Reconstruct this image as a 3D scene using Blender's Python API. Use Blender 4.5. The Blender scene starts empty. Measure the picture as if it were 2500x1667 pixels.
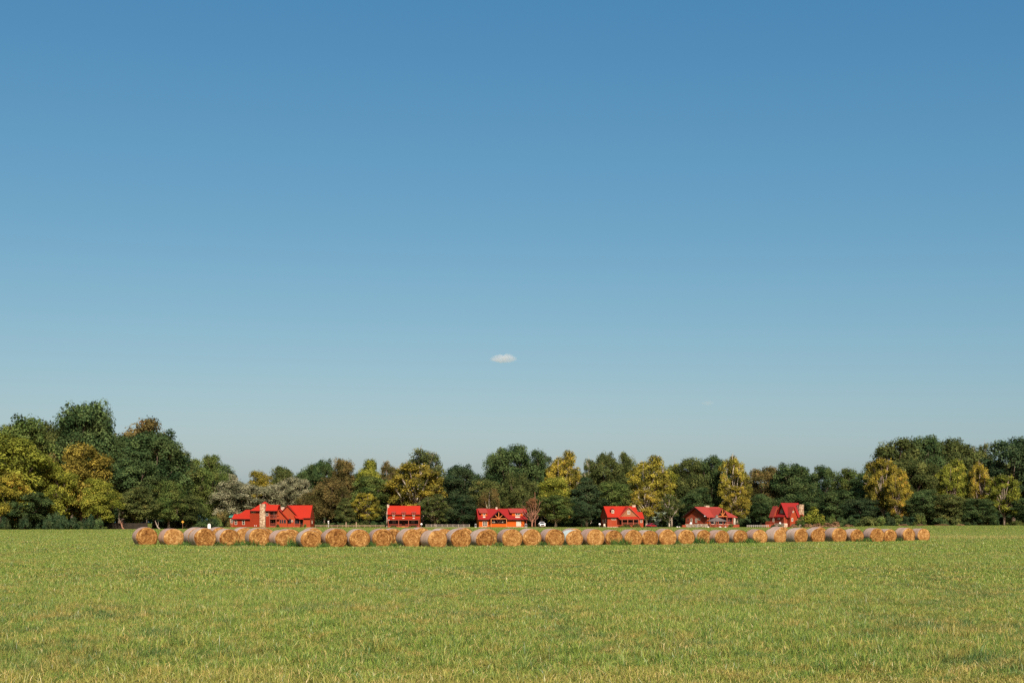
import bpy, math, random
import numpy as np
from mathutils import Matrix, Vector

# ------------------------------------------------------------------ frame
SC = bpy.context.scene
COL = SC.collection
F = 3125.0          # focal length in photo pixels (2500 px wide, 45 mm lens)
CX, HY = 1250.0, 1275.0
EYE = 1.7
SUN_AZ = math.radians(12)      # sun stands behind the camera, to its right
SUN_EL = math.radians(37)

def sm(t):
    t = min(1.0, max(0.0, t)); return t*t*(3-2*t)
def gz(x, y):
    return 0.65*sm((x-95)/50.0)*sm((y-150)/280.0)
def wx(px, Y): return (px-CX)*Y/F
def wz(py, Y): return EYE-(py-HY)*Y/F

# ------------------------------------------------------------------ helpers
def tag(o, label=None, cat=None, group=None, kind=None):
    if label: o['label'] = label
    if cat: o['category'] = cat
    if group: o['group'] = group
    if kind: o['kind'] = kind
    return o
def empty(name, loc, rz=0.0, label=None, cat=None, group=None):
    o = bpy.data.objects.new(name, None); COL.objects.link(o)
    o.empty_display_size = 0.3
    o.location = loc; o.rotation_euler = (0, 0, rz)
    return tag(o, label, cat, group)

def mesh_np(name, V, Fc, smooth=False, fattr=None):
    """V (n,3); Fc (m,k) array of equal-size faces"""
    V = np.asarray(V, np.float32); Fc = np.asarray(Fc, np.int32)
    me = bpy.data.meshes.new(name)
    m, k = Fc.shape
    me.vertices.add(len(V)); me.vertices.foreach_set('co', V.ravel())
    me.loops.add(m*k); me.loops.foreach_set('vertex_index', Fc.ravel())
    me.polygons.add(m)
    me.polygons.foreach_set('loop_start', np.arange(0, m*k, k, dtype=np.int32))
    try: me.polygons.foreach_set('loop_total', np.full(m, k, np.int32))
    except Exception: pass
    if smooth: me.polygons.foreach_set('use_smooth', np.ones(m, bool))
    for n, a in (fattr or {}).items():
        at = me.attributes.new(n, 'FLOAT', 'FACE'); at.data.foreach_set('value', np.asarray(a, np.float32))
    me.update(calc_edges=True)
    return me

class MB:
    def __init__(s): s.v = []; s.f = []
    def add(s, vs, fs):
        b = len(s.v); s.v += [tuple(v) for v in vs]; s.f += [tuple(i+b for i in f) for f in fs]; return s
    def box(s, x0, x1, y0, y1, z0, z1):
        if x0 > x1: x0, x1 = x1, x0
        if y0 > y1: y0, y1 = y1, y0
        if z0 > z1: z0, z1 = z1, z0
        return s.add([(x0,y0,z0),(x1,y0,z0),(x1,y1,z0),(x0,y1,z0),(x0,y0,z1),(x1,y0,z1),(x1,y1,z1),(x0,y1,z1)],
                     [(0,3,2,1),(4,5,6,7),(0,1,5,4),(1,2,6,5),(2,3,7,6),(3,0,4,7)])
    def ext(s, a, b):
        """close the loft between two equal rings"""
        n = len(a)
        return s.add(list(a)+list(b), [tuple(range(n-1,-1,-1)), tuple(range(n,2*n))] +
                     [(i, (i+1) % n, n+(i+1) % n, n+i) for i in range(n)])
    def prism_x(s, poly_yz, x0, x1):
        return s.ext([(x0,y,z) for y,z in poly_yz], [(x1,y,z) for y,z in poly_yz])
    def prism_y(s, poly_xz, y0, y1):
        return s.ext([(x,y0,z) for x,z in poly_xz], [(x,y1,z) for x,z in poly_xz])
    def slab(s, poly, t):
        return s.ext([(x,y,z-t) for x,y,z in poly], poly)
    def bar(s, p, q, w):
        p = Vector(p); q = Vector(q); d = (q-p).normalized()
        u = d.cross(Vector((0,1,0)) if abs(d.y) < .9 else Vector((1,0,0))).normalized()*w/2
        v = d.cross(u).normalized()*w/2
        r = [u+v, u-v, -u-v, -u+v]
        return s.ext([p+k for k in r], [q+k for k in r])
    def tube(s, pts, rads, n=8, cap=True):
        rings = []
        pts = [Vector(p) for p in pts]
        for i, p in enumerate(pts):
            d = (pts[min(i+1, len(pts)-1)]-pts[max(i-1, 0)]).normalized()
            u = d.cross(Vector((0.31,0.95,0.05))).normalized(); v = d.cross(u)
            rings.append([p+(u*math.cos(6.2832*k/n)+v*math.sin(6.2832*k/n))*rads[i] for k in range(n)])
        b = len(s.v)
        for r in rings: s.v += [tuple(q) for q in r]
        for i in range(len(rings)-1):
            for k in range(n):
                s.f.append((b+i*n+k, b+i*n+(k+1) % n, b+(i+1)*n+(k+1) % n, b+(i+1)*n+k))
        if cap:
            s.f.append(tuple(b+k for k in range(n-1,-1,-1))); s.f.append(tuple(b+(len(rings)-1)*n+k for k in range(n)))
        return s
    def lathe(s, c, prof, n=20):
        c = Vector(c)
        b = len(s.v)
        for r, z in prof:
            for k in range(n):
                s.v.append((c.x+r*math.cos(6.2832*k/n), c.y+r*math.sin(6.2832*k/n), c.z+z))
        for i in range(len(prof)-1):
            for k in range(n):
                s.f.append((b+i*n+k, b+i*n+(k+1) % n, b+(i+1)*n+(k+1) % n, b+(i+1)*n+k))
        s.f.append(tuple(b+k for k in range(n-1,-1,-1))); s.f.append(tuple(b+(len(prof)-1)*n+k for k in range(n)))
        return s
    def mesh(s, name, mat, smooth=False):
        me = bpy.data.meshes.new(name); me.from_pydata(s.v, [], s.f); me.validate()
        if smooth:
            me.polygons.foreach_set('use_smooth', np.ones(len(me.polygons), bool))
        if mat: me.materials.append(mat)
        me.update(); return me
    def build(s, name, mat, parent=None, smooth=False, bevel=0.0):
        o = bpy.data.objects.new(name, s.mesh(name, mat, smooth)); COL.objects.link(o)
        if parent: o.parent = parent
        if bevel:
            m = o.modifiers.new('bevel', 'BEVEL'); m.width = bevel; m.segments = 2; m.limit_method = 'ANGLE'
        return o

def link(name, me, parent=None, loc=None):
    o = bpy.data.objects.new(name, me); COL.objects.link(o)
    if parent: o.parent = parent
    if loc: o.location = loc
    return o

# ------------------------------------------------------------------ materials
def newmat(name):
    m = bpy.data.materials.new(name); m.use_nodes = True
    nt = m.node_tree; nt.nodes.clear()
    out = nt.nodes.new('ShaderNodeOutputMaterial')
    return m, nt, out
def N(nt, t, **kw):
    n = nt.nodes.new(t)
    for k, v in kw.items():
        if hasattr(n, k): setattr(n, k, v)
        else: n.inputs[k].default_value = v
    return n
def ramp(nt, fac, stops, interp='LINEAR'):
    r = nt.nodes.new('ShaderNodeValToRGB'); cr = r.color_ramp; cr.interpolation = interp
    while len(cr.elements) < len(stops): cr.elements.new(0.5)
    for e, (p, c) in zip(cr.elements, stops):
        e.position = p; e.color = (c[0], c[1], c[2], 1)
    if fac is not None: nt.links.new(fac, r.inputs[0])
    return r
def math_n(nt, op, a, b=None, c=None, clamp=False):
    n = nt.nodes.new('ShaderNodeMath'); n.operation = op; n.use_clamp = clamp
    for i, v in enumerate((a, b, c)):
        if v is None: continue
        if isinstance(v, (int, float)): n.inputs[i].default_value = v
        else: nt.links.new(v, n.inputs[i])
    return n.outputs[0]
def mix(nt, fac, a, b, blend='MIX'):
    n = nt.nodes.new('ShaderNodeMix'); n.data_type = 'RGBA'; n.blend_type = blend
    for i, v in ((0, fac), (6, a), (7, b)):
        if isinstance(v, (int, float)): n.inputs[i].default_value = v
        elif isinstance(v, tuple): n.inputs[i].default_value = (v[0], v[1], v[2], 1)
        else: nt.links.new(v, n.inputs[i])
    return n.outputs[2]
def noise(nt, vec, scale, detail=4, rough=.6):
    n = nt.nodes.new('ShaderNodeTexNoise'); n.inputs['Scale'].default_value = scale
    n.inputs['Detail'].default_value = detail; n.inputs['Roughness'].default_value = rough
    if vec is not None: nt.links.new(vec, n.inputs['Vector'])
    return n.outputs['Fac']

def pmat(name, col, rough=.7, var=.18, scale=1.5, metal=0.0, spec=.12, lines=None, line_amt=.25, bump=0.0):
    """painted / sawn surface: base colour broken up by two noises and, if asked, board or seam lines"""
    m, nt, out = newmat(name)
    tc = N(nt, 'ShaderNodeTexCoord')
    f = noise(nt, tc.outputs['Object'], scale, 5)
    f2 = noise(nt, tc.outputs['Object'], scale*9, 2)
    fa = math_n(nt, 'ADD', math_n(nt, 'MULTIPLY', f, .65), math_n(nt, 'MULTIPLY', f2, .35))
    lo = tuple(c*(1-var) for c in col); hi = tuple(min(1, c*(1+var)) for c in col)
    c = ramp(nt, fa, [(.3, lo), (.7, hi)]).outputs[0]
    p = N(nt, 'ShaderNodeBsdfPrincipled'); p.inputs['Roughness'].default_value = rough
    p.inputs['Metallic'].default_value = metal; p.inputs['Specular IOR Level'].default_value = spec
    if lines:
        ax, per = lines
        w = N(nt, 'ShaderNodeTexWave', wave_type='BANDS', bands_direction=ax, wave_profile='SAW')
        w.inputs['Scale'].default_value = .314159/per; w.inputs['Distortion'].default_value = 0
        nt.links.new(tc.outputs['Object'], w.inputs['Vector'])
        g = math_n(nt, 'GREATER_THAN', w.outputs['Fac'], .88)
        c = mix(nt, math_n(nt, 'MULTIPLY', g, line_amt), c, tuple(k*.35 for k in col))
    nt.links.new(c, p.inputs['Base Color'])
    if bump:
        b = N(nt, 'ShaderNodeBump'); b.inputs['Strength'].default_value = bump; b.inputs['Distance'].default_value = .05
        nt.links.new(f2, b.inputs['Height']); nt.links.new(b.outputs[0], p.inputs['Normal'])
    nt.links.new(p.outputs[0], out.inputs[0]); return m

def stonemat(name, a, b, c, scale=2.2):
    m, nt, out = newmat(name)
    tc = N(nt, 'ShaderNodeTexCoord')
    v = N(nt, 'ShaderNodeTexVoronoi'); v.inputs['Scale'].default_value = scale
    nt.links.new(tc.outputs['Object'], v.inputs['Vector'])
    sep = N(nt, 'ShaderNodeSeparateColor'); nt.links.new(v.outputs['Color'], sep.inputs[0])
    col = ramp(nt, sep.outputs[0], [(0.05, a), (.45, b), (.95, c)]).outputs[0]
    v2 = N(nt, 'ShaderNodeTexVoronoi', feature='DISTANCE_TO_EDGE'); v2.inputs['Scale'].default_value = scale
    nt.links.new(tc.outputs['Object'], v2.inputs['Vector'])
    e = math_n(nt, 'LESS_THAN', v2.outputs['Distance'], .05)
    col = mix(nt, math_n(nt, 'MULTIPLY', e, .6), col, tuple(k*.5 for k in a))
    p = N(nt, 'ShaderNodeBsdfPrincipled'); p.inputs['Roughness'].default_value = .9
    nt.links.new(col, p.inputs['Base Color']); nt.links.new(p.outputs[0], out.inputs[0]); return m

def leafmat(name, dark, mid, light, accent=None, acc=.12, trans=.16, turn=None):
    """leaves: colour by the leaf's own random value; some leaves turned"""
    m, nt, out = newmat(name)
    a = N(nt, 'ShaderNodeAttribute', attribute_name='lv')
    oi = N(nt, 'ShaderNodeObjectInfo')
    fac = math_n(nt, 'ADD', a.outputs['Fac'], math_n(nt, 'MULTIPLY', math_n(nt, 'SUBTRACT', oi.outputs['Random'], .5), .16))
    dark = tuple(q*.72 for q in dark); light = tuple(min(.7, q*1.22) for q in light)
    st = [(0.0, dark), (.45, mid), (.85, light)]
    if accent: st += [(1-acc, light), (1-acc+.02, accent)]
    st = sorted(st, key=lambda q: q[0])
    c = ramp(nt, fac, st).outputs[0]
    if turn:   # whole boughs still green (or already turned)
        tc = N(nt, 'ShaderNodeTexCoord'); mp = N(nt, 'ShaderNodeVectorMath', operation='ADD')
        nt.links.new(tc.outputs['Object'], mp.inputs[0]); cx = N(nt, 'ShaderNodeCombineXYZ')
        nt.links.new(math_n(nt, 'MULTIPLY', oi.outputs['Random'], 300), cx.inputs[0]); nt.links.new(cx.outputs[0], mp.inputs[1])
        tf = ramp(nt, noise(nt, mp.outputs[0], .17, 3, .6), [(.44, (0,0,0)), (.62, (1,1,1))]).outputs[0]
        tcol = ramp(nt, a.outputs['Fac'], [(0, tuple(q*.45 for q in turn[0])), (1, tuple(q*1.3 for q in turn[0]))]).outputs[0]
        c = mix(nt, math_n(nt, 'MULTIPLY', tf, turn[1]), c, tcol)
    d = N(nt, 'ShaderNodeBsdfDiffuse'); nt.links.new(c, d.inputs[0])
    t = N(nt, 'ShaderNodeBsdfTranslucent')
    nt.links.new(mix(nt, .35, c, tuple(min(1, k*1.25) for k in light)), t.inputs[0])
    ms = N(nt, 'ShaderNodeMixShader'); ms.inputs[0].default_value = trans
    nt.links.new(d.outputs[0], ms.inputs[1]); nt.links.new(t.outputs[0], ms.inputs[2])
    nt.links.new(ms.outputs[0], out.inputs[0]); return m

M = {}
M['roof_red'] = pmat('red metal roof', (.33,.022,.010), .6, .06, .4, spec=.12, lines=('X', .45), line_amt=.14)
M['roof_crimson'] = pmat('crimson metal roof', (.235,.015,.013), .6, .10, .35, spec=.15, lines=('X', .45), line_amt=.18)
M['roof_rose'] = pmat('weathered rose red metal roof', (.29,.042,.028), .55, .08, .35, spec=.2, lines=('X', .5), line_amt=.28)
M['roof_teal'] = pmat('teal metal roof', (.06,.22,.19), .5, .08, .5, lines=('X', .45))
M['roof_shingle'] = pmat('grey brown shingles', (.13,.105,.095), .9, .3, 4)
M['fascia'] = pmat('fascia wood with painted eave shadow', (.022,.008,.007), .8, .3, 2)  # boards kept near black so the eave shadow is painted in
M['wall_red'] = pmat('red stained siding', (.205,.0235,.007), .75, .10, .5, lines=('Z', .28), line_amt=.22)
M['wall_orange'] = pmat('orange stained siding', (.44,.080,.006), .7, .14, .6, lines=('X', .3), line_amt=.2)
M['wall_brick'] = pmat('russet siding', (.28,.045,.016), .75, .10, .6, lines=('Z', .28), line_amt=.22)
M['wall_tan'] = pmat('tan brown gable siding', (.25,.105,.05), .8, .12, .8, lines=('X', .3), line_amt=.2)
M['wall_maroon'] = pmat('brown red siding', (.25,.048,.022), .8, .14, .7, lines=('Z', .28), line_amt=.25)
M['beam'] = pmat('honey timber beam', (.48,.16,.05), .7, .12, 2)
M['post_red'] = pmat('red brown timber post', (.30,.085,.05), .8, .15, 2)
M['rail_red'] = pmat('red brown railing wood', (.27,.055,.03), .8, .2, 3)
M['dark_wood'] = pmat('dark timber', (.06,.025,.015), .85, .3, 2)
M['fence_wood'] = pmat('weathered fence wood', (.30,.21,.14), .9, .25, 3)
M['fence_grey'] = pmat('grey weathered rail wood', (.40,.34,.29), .9, .22, 3)
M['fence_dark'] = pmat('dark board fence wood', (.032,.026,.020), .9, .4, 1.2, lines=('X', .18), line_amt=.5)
M['fence_white'] = pmat('faded white fence paint', (.36,.33,.29), .8, .15, 3)
M['frame'] = pmat('cream window frame', (.55,.48,.38), .6, .06, 3)
M['white'] = pmat('white paint', (.70,.69,.67), .5, .05, 3)
M['grey_box'] = pmat('grey painted metal', (.34,.33,.32), .6, .12, 3)
M['blind'] = pmat('pale window blind', (.40,.40,.35), .7, .08, 5, lines=('Z', .09))
M['grille'] = pmat('dark grey grille plastic', (.035,.033,.032), .6, .3, 8)
M['glass'] = pmat('dark window glass', (.018,.022,.028), .12, .3, .8, spec=.5)
M['shade_room'] = pmat('porch boards painted as shade', (.085,.03,.018), .85, .3, 1)  # dark tone puts the porch's shade into the board colour
M['stone'] = stonemat('tan field stone', (.20,.115,.065), (.36,.235,.14), (.50,.40,.28))
M['stone_pale'] = stonemat('pale field stone', (.30,.20,.14), (.45,.34,.25), (.58,.50,.42), 3)
M['stone_base'] = stonemat('foundation stone', (.24,.14,.10), (.50,.34,.24), (.74,.64,.52), 2.6)
M['brick'] = pmat('brown brick', (.36,.17,.11), .9, .25, 5)
M['bark'] = pmat('grey brown bark', (.13,.10,.075), .95, .35, 3)
M['bark_pale'] = pmat('pale sycamore bark', (.50,.44,.36), .9, .35, 1.2)
M['bark_mid'] = pmat('light grey bark', (.27,.215,.17), .95, .35, 2)
M['bark_red'] = pmat('red brown bark', (.26,.13,.085), .95, .3, 3)
M['truck_white'] = pmat('white car paint', (.78,.79,.80), .25, .03, 2, spec=.5)
M['car_red'] = pmat('dark red car paint', (.28,.012,.022), .2, .05, 2, spec=.6)
M['rubber'] = pmat('tyre rubber', (.02,.02,.02), .9, .2, 5)
M['chrome'] = pmat('pale metal', (.55,.55,.55), .25, .05, 3, metal=.9)
M['lamp_red'] = pmat('red tail lamp plastic', (.6,.05,.04), .2, .05, 3, spec=.6)
M['lamp_clear'] = pmat('clear lamp plastic', (.85,.83,.82), .15, .03, 3, spec=.6)
M['sign_yellow'] = pmat('yellow sign paint', (.62,.34,.05), .5, .06, 4)
M['sign_black'] = pmat('black sign paint', (.03,.03,.03), .5, .1, 4)
M['green_siding'] = pmat('pale green siding', (.22,.28,.19), .7, .10, 1, lines=('Z', .25), line_amt=.15)
M['green_roof'] = pmat('pale green grey roof', (.21,.26,.18), .6, .1, 1)
M['rock'] = pmat('pale rock', (.58,.54,.48), .9, .2, 4)

# leaves
LM = {}
LK = 1.36
def L(k, *a, **kw): LM[k] = leafmat(k.replace('_', ' ')+' leaves', *[tuple(min(.6, q*LK) for q in c) if isinstance(c, tuple) else c for c in a], **kw)
GRN = (.050,.072,.022)
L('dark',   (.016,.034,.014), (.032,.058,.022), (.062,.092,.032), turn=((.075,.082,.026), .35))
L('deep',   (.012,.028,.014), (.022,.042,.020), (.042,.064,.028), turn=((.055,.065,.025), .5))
L('green',  (.022,.044,.014), (.050,.082,.022), (.095,.125,.034), turn=((.11,.11,.03), .6))
L('olive',  (.028,.042,.014), (.060,.078,.025), (.108,.120,.036), (.15,.09,.03), .06, turn=((.050,.066,.022), .7))
L('brown',  (.040,.036,.014), (.084,.068,.024), (.135,.104,.038), (.15,.075,.028), .08, turn=((.060,.072,.024), .75))
L('yellow', (.062,.064,.012), (.165,.148,.022), (.270,.232,.036), (.30,.16,.03), .06, turn=((.105,.110,.026), .75))
L('gold',   (.064,.062,.012), (.175,.145,.022), (.285,.225,.036), (.31,.15,.03), .08, turn=((.100,.104,.026), .75))
L('lime',   (.042,.058,.012), (.120,.138,.020), (.210,.212,.034), (.26,.19,.03), .05, turn=((.060,.086,.022), .45))
L('grey',   (.070,.080,.045), (.150,.152,.092), (.255,.245,.155), turn=((.090,.100,.046), .6))
L('rust',   (.070,.034,.018), (.140,.070,.032), (.205,.110,.050), turn=((.10,.085,.03), .6))
L('orange', (.062,.054,.012), (.150,.122,.024), (.240,.188,.036), (.28,.14,.03), .07, turn=((.110,.110,.026), .5))
L('weedy', (.10,.062,.034), (.19,.115,.062), (.28,.175,.098))
M['shade_paint'] = pmat('dark porch shade paint', (.012,.013,.016), .5, .2, 2)  # near-black panels behind porches and trusses, shade painted as colour
# ------------------------------------------------------------------ sky, sun, camera
w = bpy.data.worlds.new('World'); SC.world = w; w.use_nodes = True
nt = w.node_tree; nt.nodes.clear()
sky = nt.nodes.new('ShaderNodeTexSky'); sky.sky_type = 'NISHITA'; sky.sun_disc = False
sky.sun_elevation = SUN_EL; sky.sun_rotation = math.pi - SUN_AZ
sky.altitude = 60; sky.air_density = 1.0; sky.dust_density = 1.6; sky.ozone_density = 1.6
bg = nt.nodes.new('ShaderNodeBackground'); bg.inputs[1].default_value = 0.085
SKYFIT = ((1.52, 1.07), (.93, .74), (.61, .65))
wo = nt.nodes.new('ShaderNodeOutputWorld')
# the day's clear teal-blue: per-channel response on the physical sky
sp = nt.nodes.new('ShaderNodeSeparateColor'); cb = nt.nodes.new('ShaderNodeCombineColor')
nt.links.new(sky.outputs[0], sp.inputs[0])
for i, (g_, k_) in enumerate(SKYFIT):
    q = math_n(nt, 'POWER', math_n(nt, 'MULTIPLY', sp.outputs[i], .1), g_)
    nt.links.new(math_n(nt, 'MULTIPLY', q, k_*10), cb.inputs[i])
nt.links.new(cb.outputs[0], bg.inputs[0]); nt.links.new(bg.outputs[0], wo.inputs[0])

ld = bpy.data.lights.new('sun', 'SUN'); ld.energy = 5.0; ld.angle = math.radians(.5); ld.color = (1.0, .90, .76)
lo = bpy.data.objects.new('sun', ld); COL.objects.link(lo)
sd = Vector((math.sin(SUN_AZ)*math.cos(SUN_EL), -math.cos(SUN_AZ)*math.cos(SUN_EL), math.sin(SUN_EL)))
lo.rotation_euler = sd.to_track_quat('Z', 'Y').to_euler(); lo.location = sd*200

cd = bpy.data.cameras.new('camera'); cam = bpy.data.objects.new('camera', cd); COL.objects.link(cam)
cam.location = (0, 0, EYE); cam.rotation_euler = (math.pi/2, 0, 0)
cd.lens = 45.0; cd.sensor_width = 36.0; cd.shift_y = (HY-833.5)/2500.0
cd.clip_start = .1; cd.clip_end = 30000
SC.camera = cam
SC.view_settings.view_transform = 'Standard'; SC.view_settings.look = 'None'
SC.view_settings.gamma = 1; SC.view_settings.exposure = 0.5
SC.cycles.max_bounces = 6; SC.cycles.diffuse_bounces = 3; SC.cycles.transmission_bounces = 4
SC.cycles.glossy_bounces = 2; SC.cycles.transparent_max_bounces = 4; SC.cycles.volume_bounces = 2
SC.cycles.use_denoising = False
SC.cycles.sample_clamp_indirect = 4

# ------------------------------------------------------------------ ground
rng = np.random.default_rng(7)
def vnoise(x, y, scale, seed):
    """smooth value noise in numpy"""
    r = np.random.default_rng(seed); T = r.random((64, 64))
    u = np.asarray(x)/scale; v = np.asarray(y)/scale
    i = np.floor(u).astype(int); j = np.floor(v).astype(int); a = u-i; b = v-j
    a = a*a*(3-2*a); b = b*b*(3-2*b)
    g = lambda p, q: T[p % 64, q % 64]
    return (g(i,j)*(1-a)+g(i+1,j)*a)*(1-b)+(g(i,j+1)*(1-a)+g(i+1,j+1)*a)*b

def field_colour(nt, pos):
    """large patches of the field seen from above, in world metres: 0..1 values (dry, lush)"""
    mp = N(nt, 'ShaderNodeMapping'); mp.inputs['Scale'].default_value = (1.0, .8, 0.0)
    nt.links.new(pos, mp.inputs['Vector'])
    a = noise(nt, mp.outputs[0], .20, 4, .6)      # 5 m patches, wider than deep
    b = noise(nt, mp.outputs[0], .9, 3, .6)
    mp2 = N(nt, 'ShaderNodeMapping'); mp2.inputs['Scale'].default_value = (.4, 1.0, 0.0); mp2.inputs['Location'].default_value = (37, 11, 0)
    nt.links.new(pos, mp2.inputs['Vector'])
    c = noise(nt, mp2.outputs[0], .07, 4, .6)     # mowing-wide streaks
    return a, b, c

m, nt, out = newmat('field ground')
geo = N(nt, 'ShaderNodeNewGeometry')
a, b, c = field_colour(nt, geo.outputs['Position'])
fine = noise(nt, geo.outputs['Position'], 5, 4, .7)
base = ramp(nt, math_n(nt, 'ADD', math_n(nt, 'MULTIPLY', fine, .6), math_n(nt, 'MULTIPLY', a, .4)),
            [(.3, (.065,.085,.02)), (.5, (.11,.13,.028)), (.7, (.16,.16,.036))]).outputs[0]
dryf = ramp(nt, b, [(.56, (0,0,0)), (.74, (1,1,1))]).outputs[0]
base = mix(nt, math_n(nt, 'MULTIPLY', dryf, .5), base, (.30,.21,.085))
base = mix(nt, ramp(nt, c, [(.45, (0,0,0)), (.7, (.55,.55,.55))]).outputs[0], base, (.11,.175,.038))
p = N(nt, 'ShaderNodeBsdfDiffuse'); nt.links.new(base, p.inputs[0]); nt.links.new(p.outputs[0], out.inputs[0])
M['ground'] = m

xs = np.concatenate([np.linspace(-3000, -320, 12), np.linspace(-300, 300, 61), np.linspace(320, 3000, 12)])
ys = np.concatenate([np.array([-400., -60., 0.]), np.linspace(10, 760, 61), np.linspace(820, 6000, 14)])
X, Yg = np.meshgrid(xs, ys)
Z = np.vectorize(gz)(X, Yg)
V = np.stack([X.ravel(), Yg.ravel(), Z.ravel()], 1)
nx = len(xs); idx = np.arange(len(V)).reshape(len(ys), nx)
Fc = np.stack([idx[:-1,:-1].ravel(), idx[:-1,1:].ravel(), idx[1:,1:].ravel(), idx[1:,:-1].ravel()], 1)
me = mesh_np('ground', V, Fc, True); me.materials.append(M['ground'])
tag(link('ground', me), kind='structure')

# dirt track in front of the left wood, a thin pale strip on the field
m, nt, out = newmat('dirt track')
geo = N(nt, 'ShaderNodeNewGeometry')
f = noise(nt, geo.outputs['Position'], .8, 4)
p = N(nt, 'ShaderNodeBsdfDiffuse'); nt.links.new(ramp(nt, f, [(.35, (.30,.21,.13)), (.65, (.47,.37,.25))]).outputs[0], p.inputs[0])
nt.links.new(p.outputs[0], out.inputs[0]); M['track'] = m
mb = MB()
pts = [(-150, 286), (-105, 290), (-94, 294), (-84, 299), (-74, 306), (-64, 318), (-58, 340), (-60, 380), (-72, 430)]
L_, R_ = [], []
for i, q in enumerate(pts):
    a = Vector(pts[max(0, i-1)]); b = Vector(pts[min(len(pts)-1, i+1)]); d = (b-a).normalized()
    n = Vector((-d.y, d.x)); L_.append(Vector(q)+n*2.6); R_.append(Vector(q)-n*2.6)
for i in range(len(pts)-1):
    mb.add([(v.x, v.y, .012) for v in (R_[i], R_[i+1], L_[i+1], L_[i])], [(0,1,2,3)])
tag(mb.build('dirt_track', M['track']), kind='structure')
# gravel drive beside the orange cabin
mb = MB()
Yd = 455
q = [(wx(1278, Yd), 449), (wx(1345, Yd), 449.5), (wx(1340, Yd)+3, 476), (wx(1290, Yd)+2, 476)]
mb.add([(x, y, .014) for x, y in q], [(0,1,2,3)])
tag(mb.build('gravel_drive', M['track']), kind='structure')

# ------------------------------------------------------------------ grass
def bladepatch(name, size, n, hmin, hmax, wid, seed, lean, frac_dry, droop=.5):
    r = np.random.default_rng(seed)
    # blades gather in tussocks
    nt_ = max(8, n//14)
    tx = r.uniform(-size/2, size/2, (nt_, 2)); k = r.integers(0, nt_, n)
    base = tx[k]+r.normal(0, .045*size/1.2, (n, 2))
    h = r.uniform(hmin, hmax, n)*(0.6+.8*r.random(nt_)[k])
    ang = r.uniform(0, 2*np.pi, n); ln = r.uniform(.1, lean, n)
    dx = np.cos(ang)*ln; dy = np.sin(ang)*ln
    face = ang+np.pi/2+r.normal(0, .7, n)
    ux = np.cos(face)*wid*r.uniform(.6, 1.3, n); uy = np.sin(face)*wid*r.uniform(.6, 1.3, n)
    b = np.stack([base[:,0], base[:,1], np.zeros(n)], 1)
    m1 = b+np.stack([dx*h*.45, dy*h*.45, h*.62*np.cos(ln*.6)], 1)
    tip = b+np.stack([dx*h*1.25, dy*h*1.25, h*(1-droop*ln*.55)], 1)
    u = np.stack([ux, uy, np.zeros(n)], 1)
    V = np.stack([b-u*.5, b+u*.5, m1+u*.42, m1-u*.42, tip], 1).reshape(-1, 3)
    o = (np.arange(n)*5)[:,None]
    T = np.concatenate([o+np.array([[0,1,2]]), o+np.array([[0,2,3]]), o+np.array([[3,2,4]])], 0)
    lv = r.random(n)*.85
    lv = np.where(r.random(n) < frac_dry, .9+.1*r.random(n), lv)
    lv = lv*.8+.2*np.where(lv > .88, 1, r.random(nt_)[k]*.85)
    me = mesh_np(name, V, T, False, {'lv': np.concatenate([lv, lv, lv])})
    return me

m, nt, out = newmat('grass blades')
at = N(nt, 'ShaderNodeAttribute', attribute_name='lv')
geo = N(nt, 'ShaderNodeNewGeometry')
a, b, c = field_colour(nt, geo.outputs['Position'])
lush = ramp(nt, at.outputs['Fac'], [(0, (.050,.110,.030)), (.3, (.138,.226,.042)), (.6, (.265,.360,.058)), (.88, (.42,.50,.10)), (.9, (.50,.39,.12)), (1, (.62,.49,.20))]).outputs[0]
dry = ramp(nt, at.outputs['Fac'], [(0, (.17,.16,.035)), (.4, (.36,.31,.065)), (.75, (.53,.41,.12)), (1, (.66,.48,.20))]).outputs[0]
deep = ramp(nt, at.outputs['Fac'], [(0, (.040,.085,.034)), (.4, (.095,.175,.050)), (.85, (.21,.30,.075)), (.92, (.36,.33,.10)), (1, (.46,.38,.13))]).outputs[0]
dryf = ramp(nt, math_n(nt, 'ADD', math_n(nt, 'MULTIPLY', noise(nt, geo.outputs['Position'], 1.9, 4, .65), .7), math_n(nt, 'MULTIPLY', a, .3)), [(.50, (0,0,0)), (.60, (.85,.85,.85))]).outputs[0]
deepf = ramp(nt, math_n(nt, 'ADD', math_n(nt, 'MULTIPLY', a, .6), math_n(nt, 'MULTIPLY', noise(nt, geo.outputs['Position'], .7, 3), .4)), [(.50, (0,0,0)), (.60, (.95,.95,.95))]).outputs[0]
spz = N(nt, 'ShaderNodeSeparateXYZ'); nt.links.new(geo.outputs['Position'], spz.inputs[0])
near_ = math_n(nt, 'ADD', spz.outputs[1], math_n(nt, 'MULTIPLY', noise(nt, geo.outputs['Position'], .9, 4, .75), 9.0))
strip = math_n(nt, 'MULTIPLY', math_n(nt, 'SUBTRACT', 18.9, near_, clamp=True), .5)      # raked-over straw along the field's edge
dmix = N(nt, 'ShaderNodeMix', data_type='RGBA', blend_type='SCREEN'); dmix.inputs[0].default_value = 1
nt.links.new(dryf, dmix.inputs[6]); nt.links.new(strip, dmix.inputs[7]); dryf = dmix.outputs[2]
colr = mix(nt, deepf, lush, deep)
colr = mix(nt, dryf, colr, dry)
colr = mix(nt, ramp(nt, c, [(.5, (0,0,0)), (.75, (.5,.5,.5))]).outputs[0], colr, (.20,.28,.045))
d = N(nt, 'ShaderNodeBsdfDiffuse'); nt.links.new(colr, d.inputs[0])
t = N(nt, 'ShaderNodeBsdfTranslucent'); nt.links.new(colr, t.inputs[0])
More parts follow.
